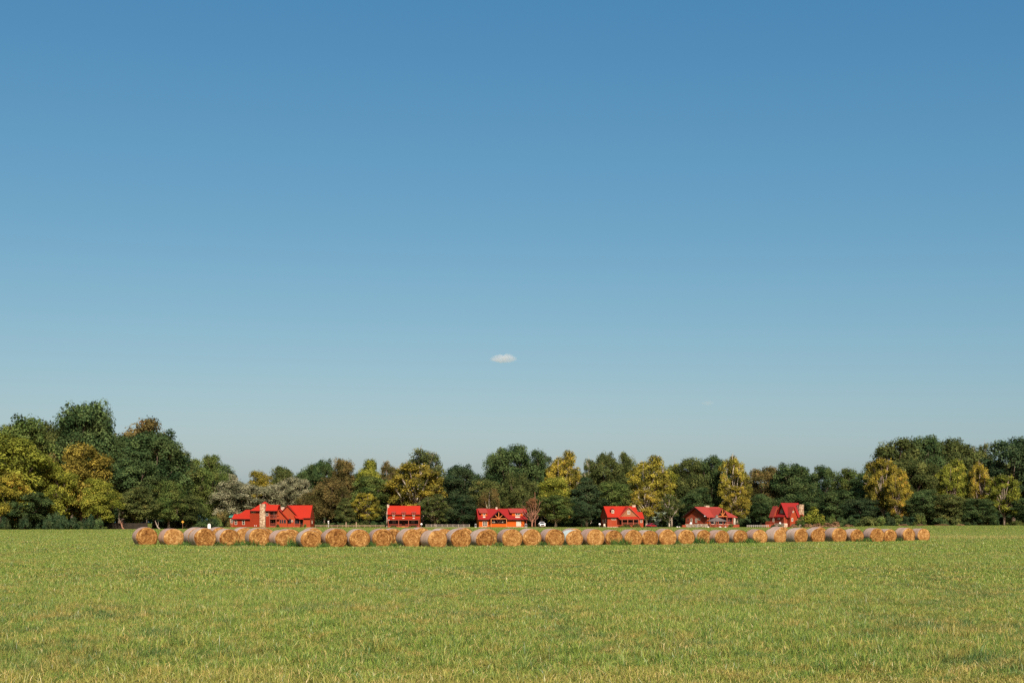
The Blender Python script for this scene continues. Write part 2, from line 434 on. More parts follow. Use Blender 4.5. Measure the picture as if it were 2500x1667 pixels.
ms = N(nt, 'ShaderNodeMixShader'); ms.inputs[0].default_value = .32
nt.links.new(d.outputs[0], ms.inputs[1]); nt.links.new(t.outputs[0], ms.inputs[2])
g = N(nt, 'ShaderNodeBsdfGlossy'); g.inputs['Roughness'].default_value = .4
m2 = N(nt, 'ShaderNodeMixShader'); m2.inputs[0].default_value = .03
nt.links.new(ms.outputs[0], m2.inputs[1]); nt.links.new(g.outputs[0], m2.inputs[2])
nt.links.new(m2.outputs[0], out.inputs[0]); M['grass'] = m

def scatter(name, label, pts, rot, scl, idx, patches):
    """one field-of-grass object: points that carry small grass patches"""
    pc = bpy.data.collections.new(name+' patches')
    for i, me in enumerate(patches):
        me.materials.append(M['grass'])
        pc.objects.link(bpy.data.objects.new('patch_%02d' % i, me))
    me = bpy.data.meshes.new(name); me.vertices.add(len(pts)); me.vertices.foreach_set('co', np.asarray(pts, np.float32).ravel())
    for n, typ, arr, key in (('rz', 'FLOAT', rot, 'value'), ('pick', 'INT', idx, 'value')):
        at = me.attributes.new(n, typ, 'POINT'); at.data.foreach_set(key, np.asarray(arr, np.float32 if typ == 'FLOAT' else np.int32))
    at = me.attributes.new('sc', 'FLOAT_VECTOR', 'POINT'); at.data.foreach_set('vector', np.asarray(scl, np.float32).ravel())
    me.materials.append(M['grass'])
    o = link(name, me)
    ng = bpy.data.node_groups.new(name, 'GeometryNodeTree')
    ng.interface.new_socket('Geometry', in_out='INPUT', socket_type='NodeSocketGeometry')
    ng.interface.new_socket('Geometry', in_out='OUTPUT', socket_type='NodeSocketGeometry')
    gi = ng.nodes.new('NodeGroupInput'); go = ng.nodes.new('NodeGroupOutput')
    ci = ng.nodes.new('GeometryNodeCollectionInfo'); ci.inputs['Collection'].default_value = pc
    ci.inputs['Separate Children'].default_value = True; ci.inputs['Reset Children'].default_value = True
    iop = ng.nodes.new('GeometryNodeInstanceOnPoints'); iop.inputs['Pick Instance'].default_value = True
    def attr(n, dt):
        q = ng.nodes.new('GeometryNodeInputNamedAttribute'); q.data_type = dt; q.inputs['Name'].default_value = n
        return [s for s in q.outputs if s.enabled and s.name == 'Attribute'][0]
    cx = ng.nodes.new('ShaderNodeCombineXYZ'); ng.links.new(attr('rz', 'FLOAT'), cx.inputs['Z'])
    ng.links.new(gi.outputs[0], iop.inputs['Points']); ng.links.new(ci.outputs[0], iop.inputs['Instance'])
    ng.links.new(attr('pick', 'INT'), iop.inputs['Instance Index'])
    ng.links.new(cx.outputs[0], iop.inputs['Rotation']); ng.links.new(attr('sc', 'FLOAT_VECTOR'), iop.inputs['Scale'])
    ng.links.new(iop.outputs[0], go.inputs[0])
    md = o.modifiers.new('scatter', 'NODES'); md.node_group = ng
    return tag(o, label, 'grass', kind='stuff')

def spread(y0, y1, step, margin, seed, hlo, hhi):
    r = np.random.default_rng(seed); P = []
    y = y0
    while y < y1:
        hw = (1250/F)*y+margin
        n = int(2*hw/step)+1
        x = np.linspace(-hw, hw, n)+r.uniform(-.35, .35, n)*step
        P.append(np.stack([x, y+r.uniform(-.4, .4, n)*step, np.zeros(n)], 1)); y += step*.9
    P = np.concatenate(P)
    P[:,2] = [gz(a, b) for a, b, _ in P]
    hn = .6*vnoise(P[:,0]*.7, P[:,1], 4.2, 3)+.4*vnoise(P[:,0], P[:,1], 1.3, 5)
    sc = np.ones((len(P), 3)); sc[:,:2] = r.uniform(.9, 1.15, (len(P), 1)); sc[:,2] = hlo+(hhi-hlo)*np.clip((hn-.2)/.6, 0, 1)
    return P, r.uniform(0, 6.2832, len(P)), sc, r
near = [bladepatch('near grass', 1.2, 2000, .040, .125, .0066, 20+i, 1.85, .13) for i in range(5)]
P, rz, sc, r = spread(9.5, 34, .78, 9.0, 1, .55, 1.45)
scatter('near_grass', 'short mown field grass, yellow green with dry straw, nearest the viewer', P, rz, sc, r.integers(0, 5, len(P)), near)
long_ = [bladepatch('tussock', .5, 110, .12, .27, .007, 60+i, 1.0, .06, .8) for i in range(4)]
rr = np.random.default_rng(99)
TP = []
while len(TP) < 800:
    y = 12.2+38*rr.random()**1.4; x = (rr.random()*2-1)*(.4*y+1)
    if vnoise([x*.7], [y], 4.2, 3)[0] > .50+.25*rr.random(): TP.append((x, y, 0))
for lo_, hi_, n_ in ((-7.5, 1.8, 190), (2.5, 7.5, 60)):     # the rank strip left uncut nearest the viewer
    for _ in range(n_): TP.append((rr.uniform(lo_, hi_), 14.4+3.2*rr.random(), 0))
TP = np.array(TP)
scatter('long_grass', 'longer blue green grass tussocks standing above the mown field', TP, rr.uniform(0, 6.28, len(TP)),
        np.repeat(rr.uniform(.45, .95, (len(TP), 1)), 3, 1), rr.integers(0, 4, len(TP)), long_)
mid = [bladepatch('middle grass', 4.0, 4800, .05, .13, .014, 30+i, 1.6, .08) for i in range(4)]
P, rz, sc, r = spread(33, 74, 2.6, 11.0, 2, .6, 1.4)
scatter('middle_grass', 'yellow green field grass between the foreground and the hay bales', P, rz, sc, r.integers(0, 4, len(P)), mid)
far = [bladepatch('far grass', 7.0, 5000, .08, .18, .026, 40+i, 1.1, .04) for i in range(4)]
P, rz, sc, r = spread(73, 205, 4.9, 15.0, 4, .75, 1.35)
scatter('far_grass', 'taller green grass round and beyond the row of hay bales', P, rz, sc, r.integers(0, 4, len(P)), far)
far2 = [bladepatch('distant grass', 14.0, 4200, .12, .22, .06, 50+i, 1.1, .04) for i in range(3)]
P, rz, sc, r = spread(204, 440, 11, 22.0, 6, .45, .75)
scatter('distant_grass', 'smooth green grass of the far meadow in front of the red cabins', P, rz, sc, r.integers(0, 3, len(P)), far2)

# strip of dry standing grass right of the bales
dryp = [bladepatch('dry grass', 1.6, 500, .2, .36, .012, 80+i, .8, .35) for i in range(3)]
rr = np.random.default_rng(12)
x = rr.uniform(wx(2275, 128), wx(2560, 128), 260); y = 122+12*rr.random(260)
scatter('dry_grass', 'strip of tall dry straw coloured grass right of the hay bales', np.stack([x, y, np.zeros(260)], 1), rr.uniform(0, 6.28, 260),
        np.ones((260, 3))*rr.uniform(.6, 1.2, (260, 1)), rr.integers(0, 3, 260), dryp)

# ------------------------------------------------------------------ clouds
def cloud(name, px, py, wpx, hpx, Y, dens, label, seed):
    m, nt, out = newmat(name+' vapour')
    tc = N(nt, 'ShaderNodeTexCoord')
    ln = N(nt, 'ShaderNodeVectorMath', operation='LENGTH'); nt.links.new(tc.outputs['Object'], ln.inputs[0])
    n1 = noise(nt, tc.outputs['Object'], 1.7, 4, .6)
    fall = math_n(nt, 'MULTIPLY', math_n(nt, 'SUBTRACT', 1.0, ln.outputs['Value'], clamp=True), 2.6, clamp=True)
    n1 = math_n(nt, 'MULTIPLY', math_n(nt, 'SUBTRACT', n1, .28, clamp=True), 2.4)
    dn = math_n(nt, 'MULTIPLY', math_n(nt, 'MULTIPLY', fall, n1), dens)
    pv = N(nt, 'ShaderNodeVolumePrincipled'); pv.inputs['Color'].default_value = (.97, .97, .98, 1)
    pv.inputs['Anisotropy'].default_value = .1
    nt.links.new(dn, pv.inputs['Density']); nt.links.new(pv.outputs[0], out.inputs['Volume'])
    import bmesh
    bm = bmesh.new(); bmesh.ops.create_icosphere(bm, subdivisions=4, radius=1)
    r = random.Random(seed)
    for v in bm.verts:
        x, y, z = v.co
        top = 1.0 if z < 0 else (.62+.75*math.exp(-((x-.42)/.26)**2)-.20*math.exp(-((x-.08)/.14)**2)+.22*math.exp(-((x+.4)/.3)**2))
        bot = .62 if z < 0 else 1
        v.co = (x, y, z*top*bot*(1-.15*(x < -.3))*(1+.12*math.sin(7*x+2)*math.cos(5*y)))
    me = bpy.data.meshes.new(name); bm.to_mesh(me); bm.free(); me.materials.append(m)
    o = link(name, me); s = Y/F
    o.location = (wx(px, Y), Y, wz(py, Y)); o.scale = (wpx/2*s, wpx/2.6*s, hpx/2*s)
    tag(o, label, 'cloud')
cloud('cloud', 1228, 876, 72, 30, 3000, .050, 'small white puffy cloud alone in the middle of the blue sky', 1)
cloud('cloud', 1727, 984, 36, 18, 3000, .014, 'faint tiny wisp of cloud low in the sky right of the puffy one', 2)

# ------------------------------------------------------------------ hay bales
def strawmat():
    m, nt, out = newmat('straw of hay bale')
    tc = N(nt, 'ShaderNodeTexCoord'); oi = N(nt, 'ShaderNodeObjectInfo')
    sp = N(nt, 'ShaderNodeSeparateXYZ'); nt.links.new(tc.outputs['Object'], sp.inputs[0])
    zc = math_n(nt, 'SUBTRACT', sp.outputs[2], .66)
    rad = math_n(nt, 'SQRT', math_n(nt, 'ADD', math_n(nt, 'MULTIPLY', sp.outputs[0], sp.outputs[0]), math_n(nt, 'MULTIPLY', zc, zc)))
    ang = math_n(nt, 'ARCTAN2', zc, sp.outputs[0])
    cv = N(nt, 'ShaderNodeCombineXYZ')
    nt.links.new(math_n(nt, 'ADD', math_n(nt, 'MULTIPLY', math_n(nt, 'COSINE', ang), 2.2), math_n(nt, 'MULTIPLY', oi.outputs['Random'], 40)), cv.inputs[0])
    nt.links.new(math_n(nt, 'MULTIPLY', math_n(nt, 'SINE', ang), 2.2), cv.inputs[1])
    nt.links.new(math_n(nt, 'ADD', math_n(nt, 'MULTIPLY', rad, 8.5), math_n(nt, 'MULTIPLY', ang, .6)), cv.inputs[2])
    n1 = noise(nt, cv.outputs[0], 1.15, 4, .7)
    n2 = noise(nt, tc.outputs['Object'], 1.7, 2, .5)
    n3 = noise(nt, tc.outputs['Object'], 26, 2, .6)
    rv = N(nt, 'ShaderNodeCombineXYZ')                  # the roll's windings: rings of one colour round the core
    nt.links.new(math_n(nt, 'ADD', math_n(nt, 'MULTIPLY', rad, 9), math_n(nt, 'MULTIPLY', ang, .35)), rv.inputs[0])
    nt.links.new(math_n(nt, 'MULTIPLY', oi.outputs['Random'], 70), rv.inputs[1])
    nr = noise(nt, rv.outputs[0], 1.0, 2, .6)
    f = math_n(nt, 'ADD', math_n(nt, 'MULTIPLY', n1, .45), math_n(nt, 'ADD', math_n(nt, 'MULTIPLY', n2, .2), math_n(nt, 'ADD', math_n(nt, 'MULTIPLY', n3, .13), math_n(nt, 'MULTIPLY', nr, .22))))
    f = math_n(nt, 'ADD', f, math_n(nt, 'MULTIPLY', math_n(nt, 'SUBTRACT', oi.outputs['Random'], .5), .045))
    c = ramp(nt, f, [(.385, (.050,.019,.007)), (.455, (.150,.066,.019)), (.53, (.29,.155,.048)), (.615, (.52,.345,.145))]).outputs[0]
    c = mix(nt, math_n(nt, 'MULTIPLY', math_n(nt, 'SUBTRACT', oi.outputs['Random'], .35, clamp=True), .25), c, (.30,.145,.05))
    d = N(nt, 'ShaderNodeBsdfDiffuse'); nt.links.new(c, d.inputs[0])
    b = N(nt, 'ShaderNodeBump'); b.inputs['Strength'].default_value = .9; b.inputs['Distance'].default_value = .035
    nt.links.new(f, b.inputs['Height']); nt.links.new(b.outputs[0], d.inputs['Normal'])
    nt.links.new(d.outputs[0], out.inputs[0]); return m
def wrapmat(name, a, b, straw):
    m, nt, out = newmat(name)
    tc = N(nt, 'ShaderNodeTexCoord'); oi = N(nt, 'ShaderNodeObjectInfo')
    mp = N(nt, 'ShaderNodeMapping'); mp.inputs['Scale'].default_value = (.8, 7, .8); nt.links.new(tc.outputs['Object'], mp.inputs[0])
    mo = N(nt, 'ShaderNodeVectorMath', operation='ADD'); nt.links.new(mp.outputs[0], mo.inputs[0])
    cx = N(nt, 'ShaderNodeCombineXYZ'); nt.links.new(math_n(nt, 'MULTIPLY', oi.outputs['Random'], 50), cx.inputs[0]); nt.links.new(cx.outputs[0], mo.inputs[1])
    n1 = noise(nt, mo.outputs[0], 1.6, 4, .65)
    n2 = noise(nt, tc.outputs['Object'], 14, 3, .7)
    net = mix(nt, ramp(nt, oi.outputs['Random'], [(.2, (0,0,0)), (.8, (1,1,1))]).outputs[0], a, b)
    f = ramp(nt, math_n(nt, 'ADD', math_n(nt, 'MULTIPLY', n1, .65), math_n(nt, 'MULTIPLY', n2, .35)), [(.40, (0,0,0)), (.60, (.75,.75,.75))]).outputs[0]
    c = mix(nt, f, net, straw)
    p = N(nt, 'ShaderNodeBsdfPrincipled'); p.inputs['Roughness'].default_value = .55; p.inputs['Specular IOR Level'].default_value = .25
    nt.links.new(c, p.inputs['Base Color']); nt.links.new(p.outputs[0], out.inputs[0]); return m
M['straw'] = strawmat()
M['wrap'] = wrapmat('white net wrap over straw', (.47,.39,.33), (.43,.33,.265), (.27,.16,.09))
M['wrap_pink'] = wrapmat('pinkish net wrap over straw', (.43,.32,.26), (.39,.27,.21), (.25,.14,.08))
M['wrap_cyan'] = wrapmat('pale aqua net wrap', (.43,.54,.53), (.43,.54,.53), (.48,.53,.48))

BR, BL = .72, 1.25
def bale_section(n, r, seed, flat=.1, sq=.92):
    """outline of a slightly sagged roll: list of (x,z), bottom at z=0"""
    rr = random.Random(seed); ph = [rr.uniform(0, 6.28) for _ in range(4)]
    am = [rr.uniform(.004, .016) for _ in range(4)]
    pts = []
    for k in range(n):
        t = 2*math.pi*k/n
        q = r*(1+sum(am[i]*math.cos((i+2)*t+ph[i]) for i in range(4)))
        x = q*math.cos(t)*1.015; z = q*math.sin(t)*sq
        zb = -r*sq+flat
        if z < zb: x *= 1.06; z = zb+(z-zb)*.12
        pts.append((x, z))
    zmin = min(z for _, z in pts)
    return [(x, z-zmin) for x, z in pts]
def bale_meshes(seed):
    n = 56; rr = random.Random(seed)
    sec = bale_section(n, BR, seed)
    cz = sum(z for _, z in sec)/n
    V = []; Fs = []
    def ring(y, k, jit=0):
        b = len(V)
        for x, z in sec:
            j = 1+rr.uniform(-jit, jit)
            V.append((x*k*j, y, cz+(z-cz)*k*j))
        return b
    rings = []
    for kk, yy in ((.12, -.035), (.35, -.03), (.6, -.022), (.78, -.012), (.885, .002), (.935, .028)):
        rings.append(ring(yy+rr.uniform(-.004, .004), kk, .012))
    ny = 6
    for i in range(ny): rings.append(ring(.085+(BL-.17)*i/(ny-1), .982))
    for kk, yy in ((.975, BL-.03), (.92, BL), (.6, BL+.02), (.2, BL+.03)): rings.append(ring(yy, kk, .01))
    for a, b in zip(rings[:-1], rings[1:]):
        for k in range(n): Fs.append((a+k, b+k, b+(k+1) % n, a+(k+1) % n))
    Fs.append(tuple(rings[0]+k for k in range(n))); Fs.append(tuple(rings[-1]+k for k in range(n-1, -1, -1)))
    # roughen the straw ends
    V2 = []
    for x, y, z in V:
        if y < .05: y += rr.uniform(-.014, .014)
        V2.append((x, y, z))
    roll = bpy.data.meshes.new('hay_roll'); roll.from_pydata(V2, [], Fs); roll.materials.append(M['straw'])
    roll.polygons.foreach_set('use_smooth', np.ones(len(roll.polygons), bool)); roll.update()
    W = []; Fw = []; ny = 12; pr = []
    prof = [1.0+.006*math.sin(i*2.1+seed) for i in range(ny)]
    for i in range(ny):
        y = .045+(BL-.09)*i/(ny-1); k = prof[i]*(.965 if i in (0, ny-1) else 1.004)
        pr.append(len(W))
        for x, z in sec: W.append((x*k, y+rr.uniform(-.006, .006), cz+(z-cz)*k))
    for a, b in zip(pr[:-1], pr[1:]):
        for k in range(n): Fw.append((a+k, b+k, b+(k+1) % n, a+(k+1) % n))
    wrap = bpy.data.meshes.new('net_wrap'); wrap.from_pydata(W, [], Fw); wrap.materials.append(M['wrap'])
    wrap.polygons.foreach_set('use_smooth', np.ones(len(wrap.polygons), bool)); wrap.update()
    return roll, wrap
BMESH = [bale_meshes(s) for s in (3, 8, 14, 21, 33)]

# front row: (face left px, face right px, face top px, visible bottom px, visible wrap width px, wrap style, label)
FRONT = [
 (333.6,384,1290,1326.7,13,'pink','first round hay bale at the far left end of the row, below the board fence'),
 (401.8,449.7,1292,1325,12,'pink','second hay bale from the left end, standing alone with gaps on both sides'),
 (476,525.6,1289,1330,11,'white','front row hay bale just left below the white rounded marker'),
 (538,584,1292,1327,8,'white','hay bale below the deck at the left end of the red lodge'),
 (609,659.5,1289,1327,7,'white','hay bale right below the tall stone chimney of the red lodge'),
 (673,716,1293,1326.5,8,'pink','hay bale below the middle wing of the lodge, tall weeds against its right foot'),
 (735.4,785.8,1293,1332,6,'white','front row hay bale below the right gable end of the lodge'),
 (796.6,848,1294,1331.8,9,'pink','front row hay bale below the white globe lamp post'),
 (852.8,903.8,1293,1331,6,'white','front row hay bale below the two tall fence posts'),
 (909.5,960.6,1289.5,1327,9,'pink','hay bale with weeds at its foot, below the left end of the small red cabin'),
 (984,1032.6,1291,1331,13,'white','hay bale below the right half of the small red cabin with three dormers'),
 (1046.7,1092,1293,1333,15,'white','front row hay bale below the left half of the pale rail fence'),
 (1102,1151,1291,1331.8,10,'white','hay bale below the right end of the pale rail fence'),
 (1164,1207,1291.6,1328,14,'white','hay bale with silver grey wrap below the left window of the orange cabin'),
 (1226.5,1276,1293,1330,12,'pink','hay bale with shaded pink wrap below the right window of the orange cabin'),
 (1278,1323,1291,1328,11,'white','hay bale below the rusty tree, right of the orange cabin'),
 (1332,1379.6,1289,1328,16,'pink','front row hay bale just right below the white pickup truck'),
 (1383,1424,1292,1327,10,'cyan','hay bale with pale aqua wrap, the only bluish one'),
 (1432.6,1476,1289.7,1327.5,17,'pink','hay bale below the satellite dish at the left of the russet cabin'),
 (1479.7,1521,1290,1327,12,'pink','hay bale below the front wall of the russet cabin, weeds at its right foot'),
 (1527,1569,1291.6,1327,12,'pink','hay bale below the flower bushes of the russet cabin, weeds at its left foot'),
 (1569.7,1607,1291,1327.3,11,'white','hay bale below the dark red car'),
 (1611,1652.6,1289.7,1327,12,'pink','hay bale below the pale green building among the trees'),
 (1656,1697,1290,1325,11,'white','hay bale below the left corner of the brown red house with stone footing'),
 (1703,1738,1291,1323,17,'white','hay bale half hidden by a dark weed clump, left of the gazebo'),
 (1747.6,1781,1290,1324.7,16,'pink','hay bale right below the gazebo'),
 (1791.6,1825.4,1290,1323.5,16,'white','hay bale with weeds at its right foot, next one right of the gazebo bale'),
 (1839,1874.5,1290,1323.5,17,'pink','hay bale below the white railing left of the steep roofed cottage'),
 (1892,1919,1291.6,1321.5,22,'white','hay bale showing the longest wrap and narrowest face, below the steep cottage'),
 (1941,1973,1288,1320.5,20,'white','front row hay bale right below the yellow green sapling'),
 (1981.7,2015.5,1290,1320,12,'white','front row hay bale below the left part of the brown weeds'),
 (2032,2067,1289,1320,18,'pink','hay bale below the right end of the brown weeds, sixth from the right end'),
 (2078,2109,1290,1321,17,'white','hay bale with a bright weed clump at its right foot, fifth from the right end'),
 (2125.8,2159.6,1289.7,1321.5,17,'pink','hay bale fourth from the right end, overlapping the next one'),
 (2159.6,2189.6,1286.5,1319.6,13,'pink','hay bale third from the right end, partly covered by the bale at its left'),
 (2205.6,2234,1288.4,1319.3,18,'pink','second last hay bale at the right end of the row'),
 (2242.5,2271,1285,1317.2,17,'pink','last hay bale at the right end of the row, open field beside it'),
]
# second row, mostly hidden: (face left, face right, extra depth, wrap style, label)
BACK = [
 (462,508,4.5,'white','hay bale of the second row peeping out left of the one below the white marker'),
 (520,556,9,'pink','hay bale of the second row, its top showing just right of the white marker'),
 (581.7,617,7,'white','second row hay bale in the gap below the lodge left wing windows'),
 (628,667,5,'pink','second row hay bale peeping out right of the one below the stone chimney'),
 (692,731.6,5.5,'pink','hay bale of the second row with weeds before it, below the stairs of the lodge'),
 (748,789,6,'pink','second row hay bale right behind the one below the lodge right gable'),
 (806,848,4,'pink','second row hay bale behind the one below the globe lamp post'),
 (940,981,3.6,'white','hay bale of the second row, left below the small red cabin'),
 (1014,1050,7.5,'white','hay bale of the second row showing its top right of the small red cabin'),
 (1070,1105,7,'white','second row hay bale below the middle of the pale rail fence'),
 (1119,1154,6.5,'pink','hay bale of the second row, arc of its face showing left of the orange cabin'),
 (1172,1216,2.8,'pink','hay bale of the second row close behind the silver wrapped one, below the timber porch'),
 (1388,1422,6,'pink','hay bale of the second row, only its pink wrap showing above the aqua one'),
 (1900,1927,6.5,'pink','hay bale of the second row, wedge of straw showing below the steep cottage'),
 (1948,1975,7,'pink','sliver of a second row hay bale behind the one below the sapling'),
 (1992,2018,8,'pink','small arc of a second row hay bale below the brown weeds'),
]
def put_bale(i, fl, fr, Y, theta, style, label, group, D=None, zoff=0.0):
    s = F/Y; cxp = (fl+fr)/2; x = (cxp-CX)*Y/F
    ray = math.atan2(x, Y)                     # +right
    if D is None: D = (fr-fl)/(s*math.cos(theta))
    k = max(.95, min(1.12, 1.055*D/(2*BR*1.015)))*random.Random(i*7+1).uniform(.985, 1.03)
    roll, wrap = BMESH[(i*3) % 5]
    o = empty('hay_bale', (x, Y, zoff), -(ray-theta), label, 'hay bale', group)
    # local +Y points away from the viewer and to the left by theta
    o.scale = (k, 1.0, k*random.Random(i*5+2).uniform(.97, 1.03))
    o.rotation_euler[1] = random.Random(i*3).uniform(-.05, .05)
    link('hay_roll', roll, o)
    wv = link('net_wrap', wrap, o)
    if style != 'white':
        wv.material_slots[0].link = 'OBJECT'; wv.material_slots[0].material = M['wrap_'+style]
    return o
ROWD = []
for i, (fl, fr, yt, yb, wr, st, lb) in enumerate(FRONT):
    yb = .3*yb+.7*float(np.interp((fl+fr)/2, [340, 500, 740, 1100, 1250, 1500, 1700, 1850, 2000, 2271], [1328.5, 1330.5, 1332.5, 1332.5, 1330.5, 1328.3, 1325.6, 1323.6, 1321.4, 1317.6]))
    s = (yb-HY)/(EYE-.16); Y = F/s
    c = min(1, (fr-fl)/(s*1.47)); t1 = math.acos(c); t2 = math.asin(min(.8, (wr+2)/(s*BL)))
    th = max(.2, min(.75, .45*t1+.55*t2))
    put_bale(i, fl, fr, Y, th, st, lb, 'round hay bales lined up across the field')
    ROWD.append(((fl+fr)/2, Y, th))
for i, (fl, fr, dd, st, lb) in enumerate(BACK):
    c = (fl+fr)/2; k = min(ROWD, key=lambda q: abs(q[0]-c))
    Yb = float(np.interp(c, [q[0] for q in ROWD], [q[1] for q in ROWD]))+dd
    put_bale(i+2, fl, fr, Yb, k[2]+random.Random(i).uniform(-.06, .06), st, lb, 'round hay bales of the second row', D=1.46)

# weed clumps standing among the bales
m, nt, out = newmat('weed leaves')
at = N(nt, 'ShaderNodeAttribute', attribute_name='lv')
d = N(nt, 'ShaderNodeBsdfDiffuse'); nt.links.new(ramp(nt, at.outputs['Fac'], [(0, (.020,.055,.018)), (.5, (.055,.120,.026)), (.86, (.12,.20,.045)), (.9, (.30,.22,.07)), (1, (.40,.28,.10))]).outputs[0], d.inputs[0])
nt.links.new(d.outputs[0], out.inputs[0]); M['weed'] = m
WM = []
for i in range(4):
    me = bladepatch('weed_clump', 1.15, 420, .22, .62, .028, 200+i, .75, .05, .7); me.materials.append(M['weed']); WM.append(me)
WEEDS = [(452,.9,.7,'thin green weeds between the second and third hay bales from the left'),
 (536,1.0,.7,'low weeds left of the hay bale below the lodge deck'),
 (598,1.7,1.0,'dark grass clump in the gap left of the bale below the stone chimney'),
 (664,1.2,.75,'low dark weeds right of the bale below the stone chimney'),
 (722,1.9,1.15,'largest dark green weed clump, in the gap below the lodge stairs'),
 (790,.9,.7,'small weeds in the gap below the right gable of the lodge'),
 (906,1.1,.8,'green weeds left of the bale below the small red cabin'),
 (972,1.1,.8,'weeds in the gap below the middle of the small red cabin'),
 (1218,.9,.7,'weeds in the dark gap below the timber porch of the orange cabin'),
 (1326,1.0,.75,'weeds in the gap below the white pickup truck'),
 (1507,1.0,1.05,'tall straggling weeds against the face of the bale below the russet cabin'),
 (1526,1.2,.95,'bushy dark weed between the two bales below the flower bushes'),
 (1712,1.9,1.1,'dark weed clump before the half hidden bale left of the gazebo'),
 (1655,.8,.75,'narrow weeds in the gap below the brown red house'),
 (1831,1.5,1.0,'green weed clump between the bales right of the gazebo'),
 (2112,1.6,.85,'bright green weed clump near the right part of the row'),
 (2194,.8,.75,'thin weeds in the gap between the last three bales at the right')]
for i, (px, wd, ht, lb) in enumerate(WEEDS):
    Yr = float(np.interp(px, [q[0] for q in ROWD], [q[1] for q in ROWD]))-.55
    o = link('weed_clump', WM[i % 4]); o.location = (wx(px, Yr), Yr, 0); o.rotation_euler = (0, 0, i*1.3); o.scale = (wd*.8, wd*.55, ht)
    tag(o, lb, 'weeds', 'weed clumps among the hay bales')
# ------------------------------------------------------------------ trees
def leaf_cloud(r, centres, radii, per, size, flat=.75, droop=0.0, out_bias=.95):
    """quads of leaf size thrown over clump shells; returns verts, quads, per-leaf value"""
    nC = len(centres); k = np.repeat(np.arange(nC), per); n = len(k)
    d = r.normal(size=(n, 3)); d /= np.linalg.norm(d, axis=1)[:,None]
    d[:,2] = np.where(d[:,2] < -.7, -d[:,2]*.5, d[:,2])
    q = radii[k]*(r.random(n)**.35)
    p = centres[k]+d*q[:,None]*np.array([1, 1, flat])
    if droop: p[:,2] -= droop*r.random(n)**2*radii[k]*2
    nrm = d*out_bias+np.array([0, 0, .25])+r.normal(size=(n, 3))*.42
    nrm /= np.linalg.norm(nrm, axis=1)[:,None]
    a = np.cross(nrm, r.normal(size=(n, 3))); a /= np.linalg.norm(a, axis=1)[:,None]
    b = np.cross(nrm, a)
    s = size*r.uniform(.6, 1.35, n)[:,None]
    V = np.stack([p-a*s*.5, p-b*s*.34+nrm*s*.06, p+a*s*.5, p+b*s*.34+nrm*s*.06], 1).reshape(-1, 3)
    Q = np.arange(n*4).reshape(n, 4)
    cl = r.random(nC)
    lv = np.clip(.28*r.random(n)+.72*cl[k], 0, 1)
    return V, Q, lv

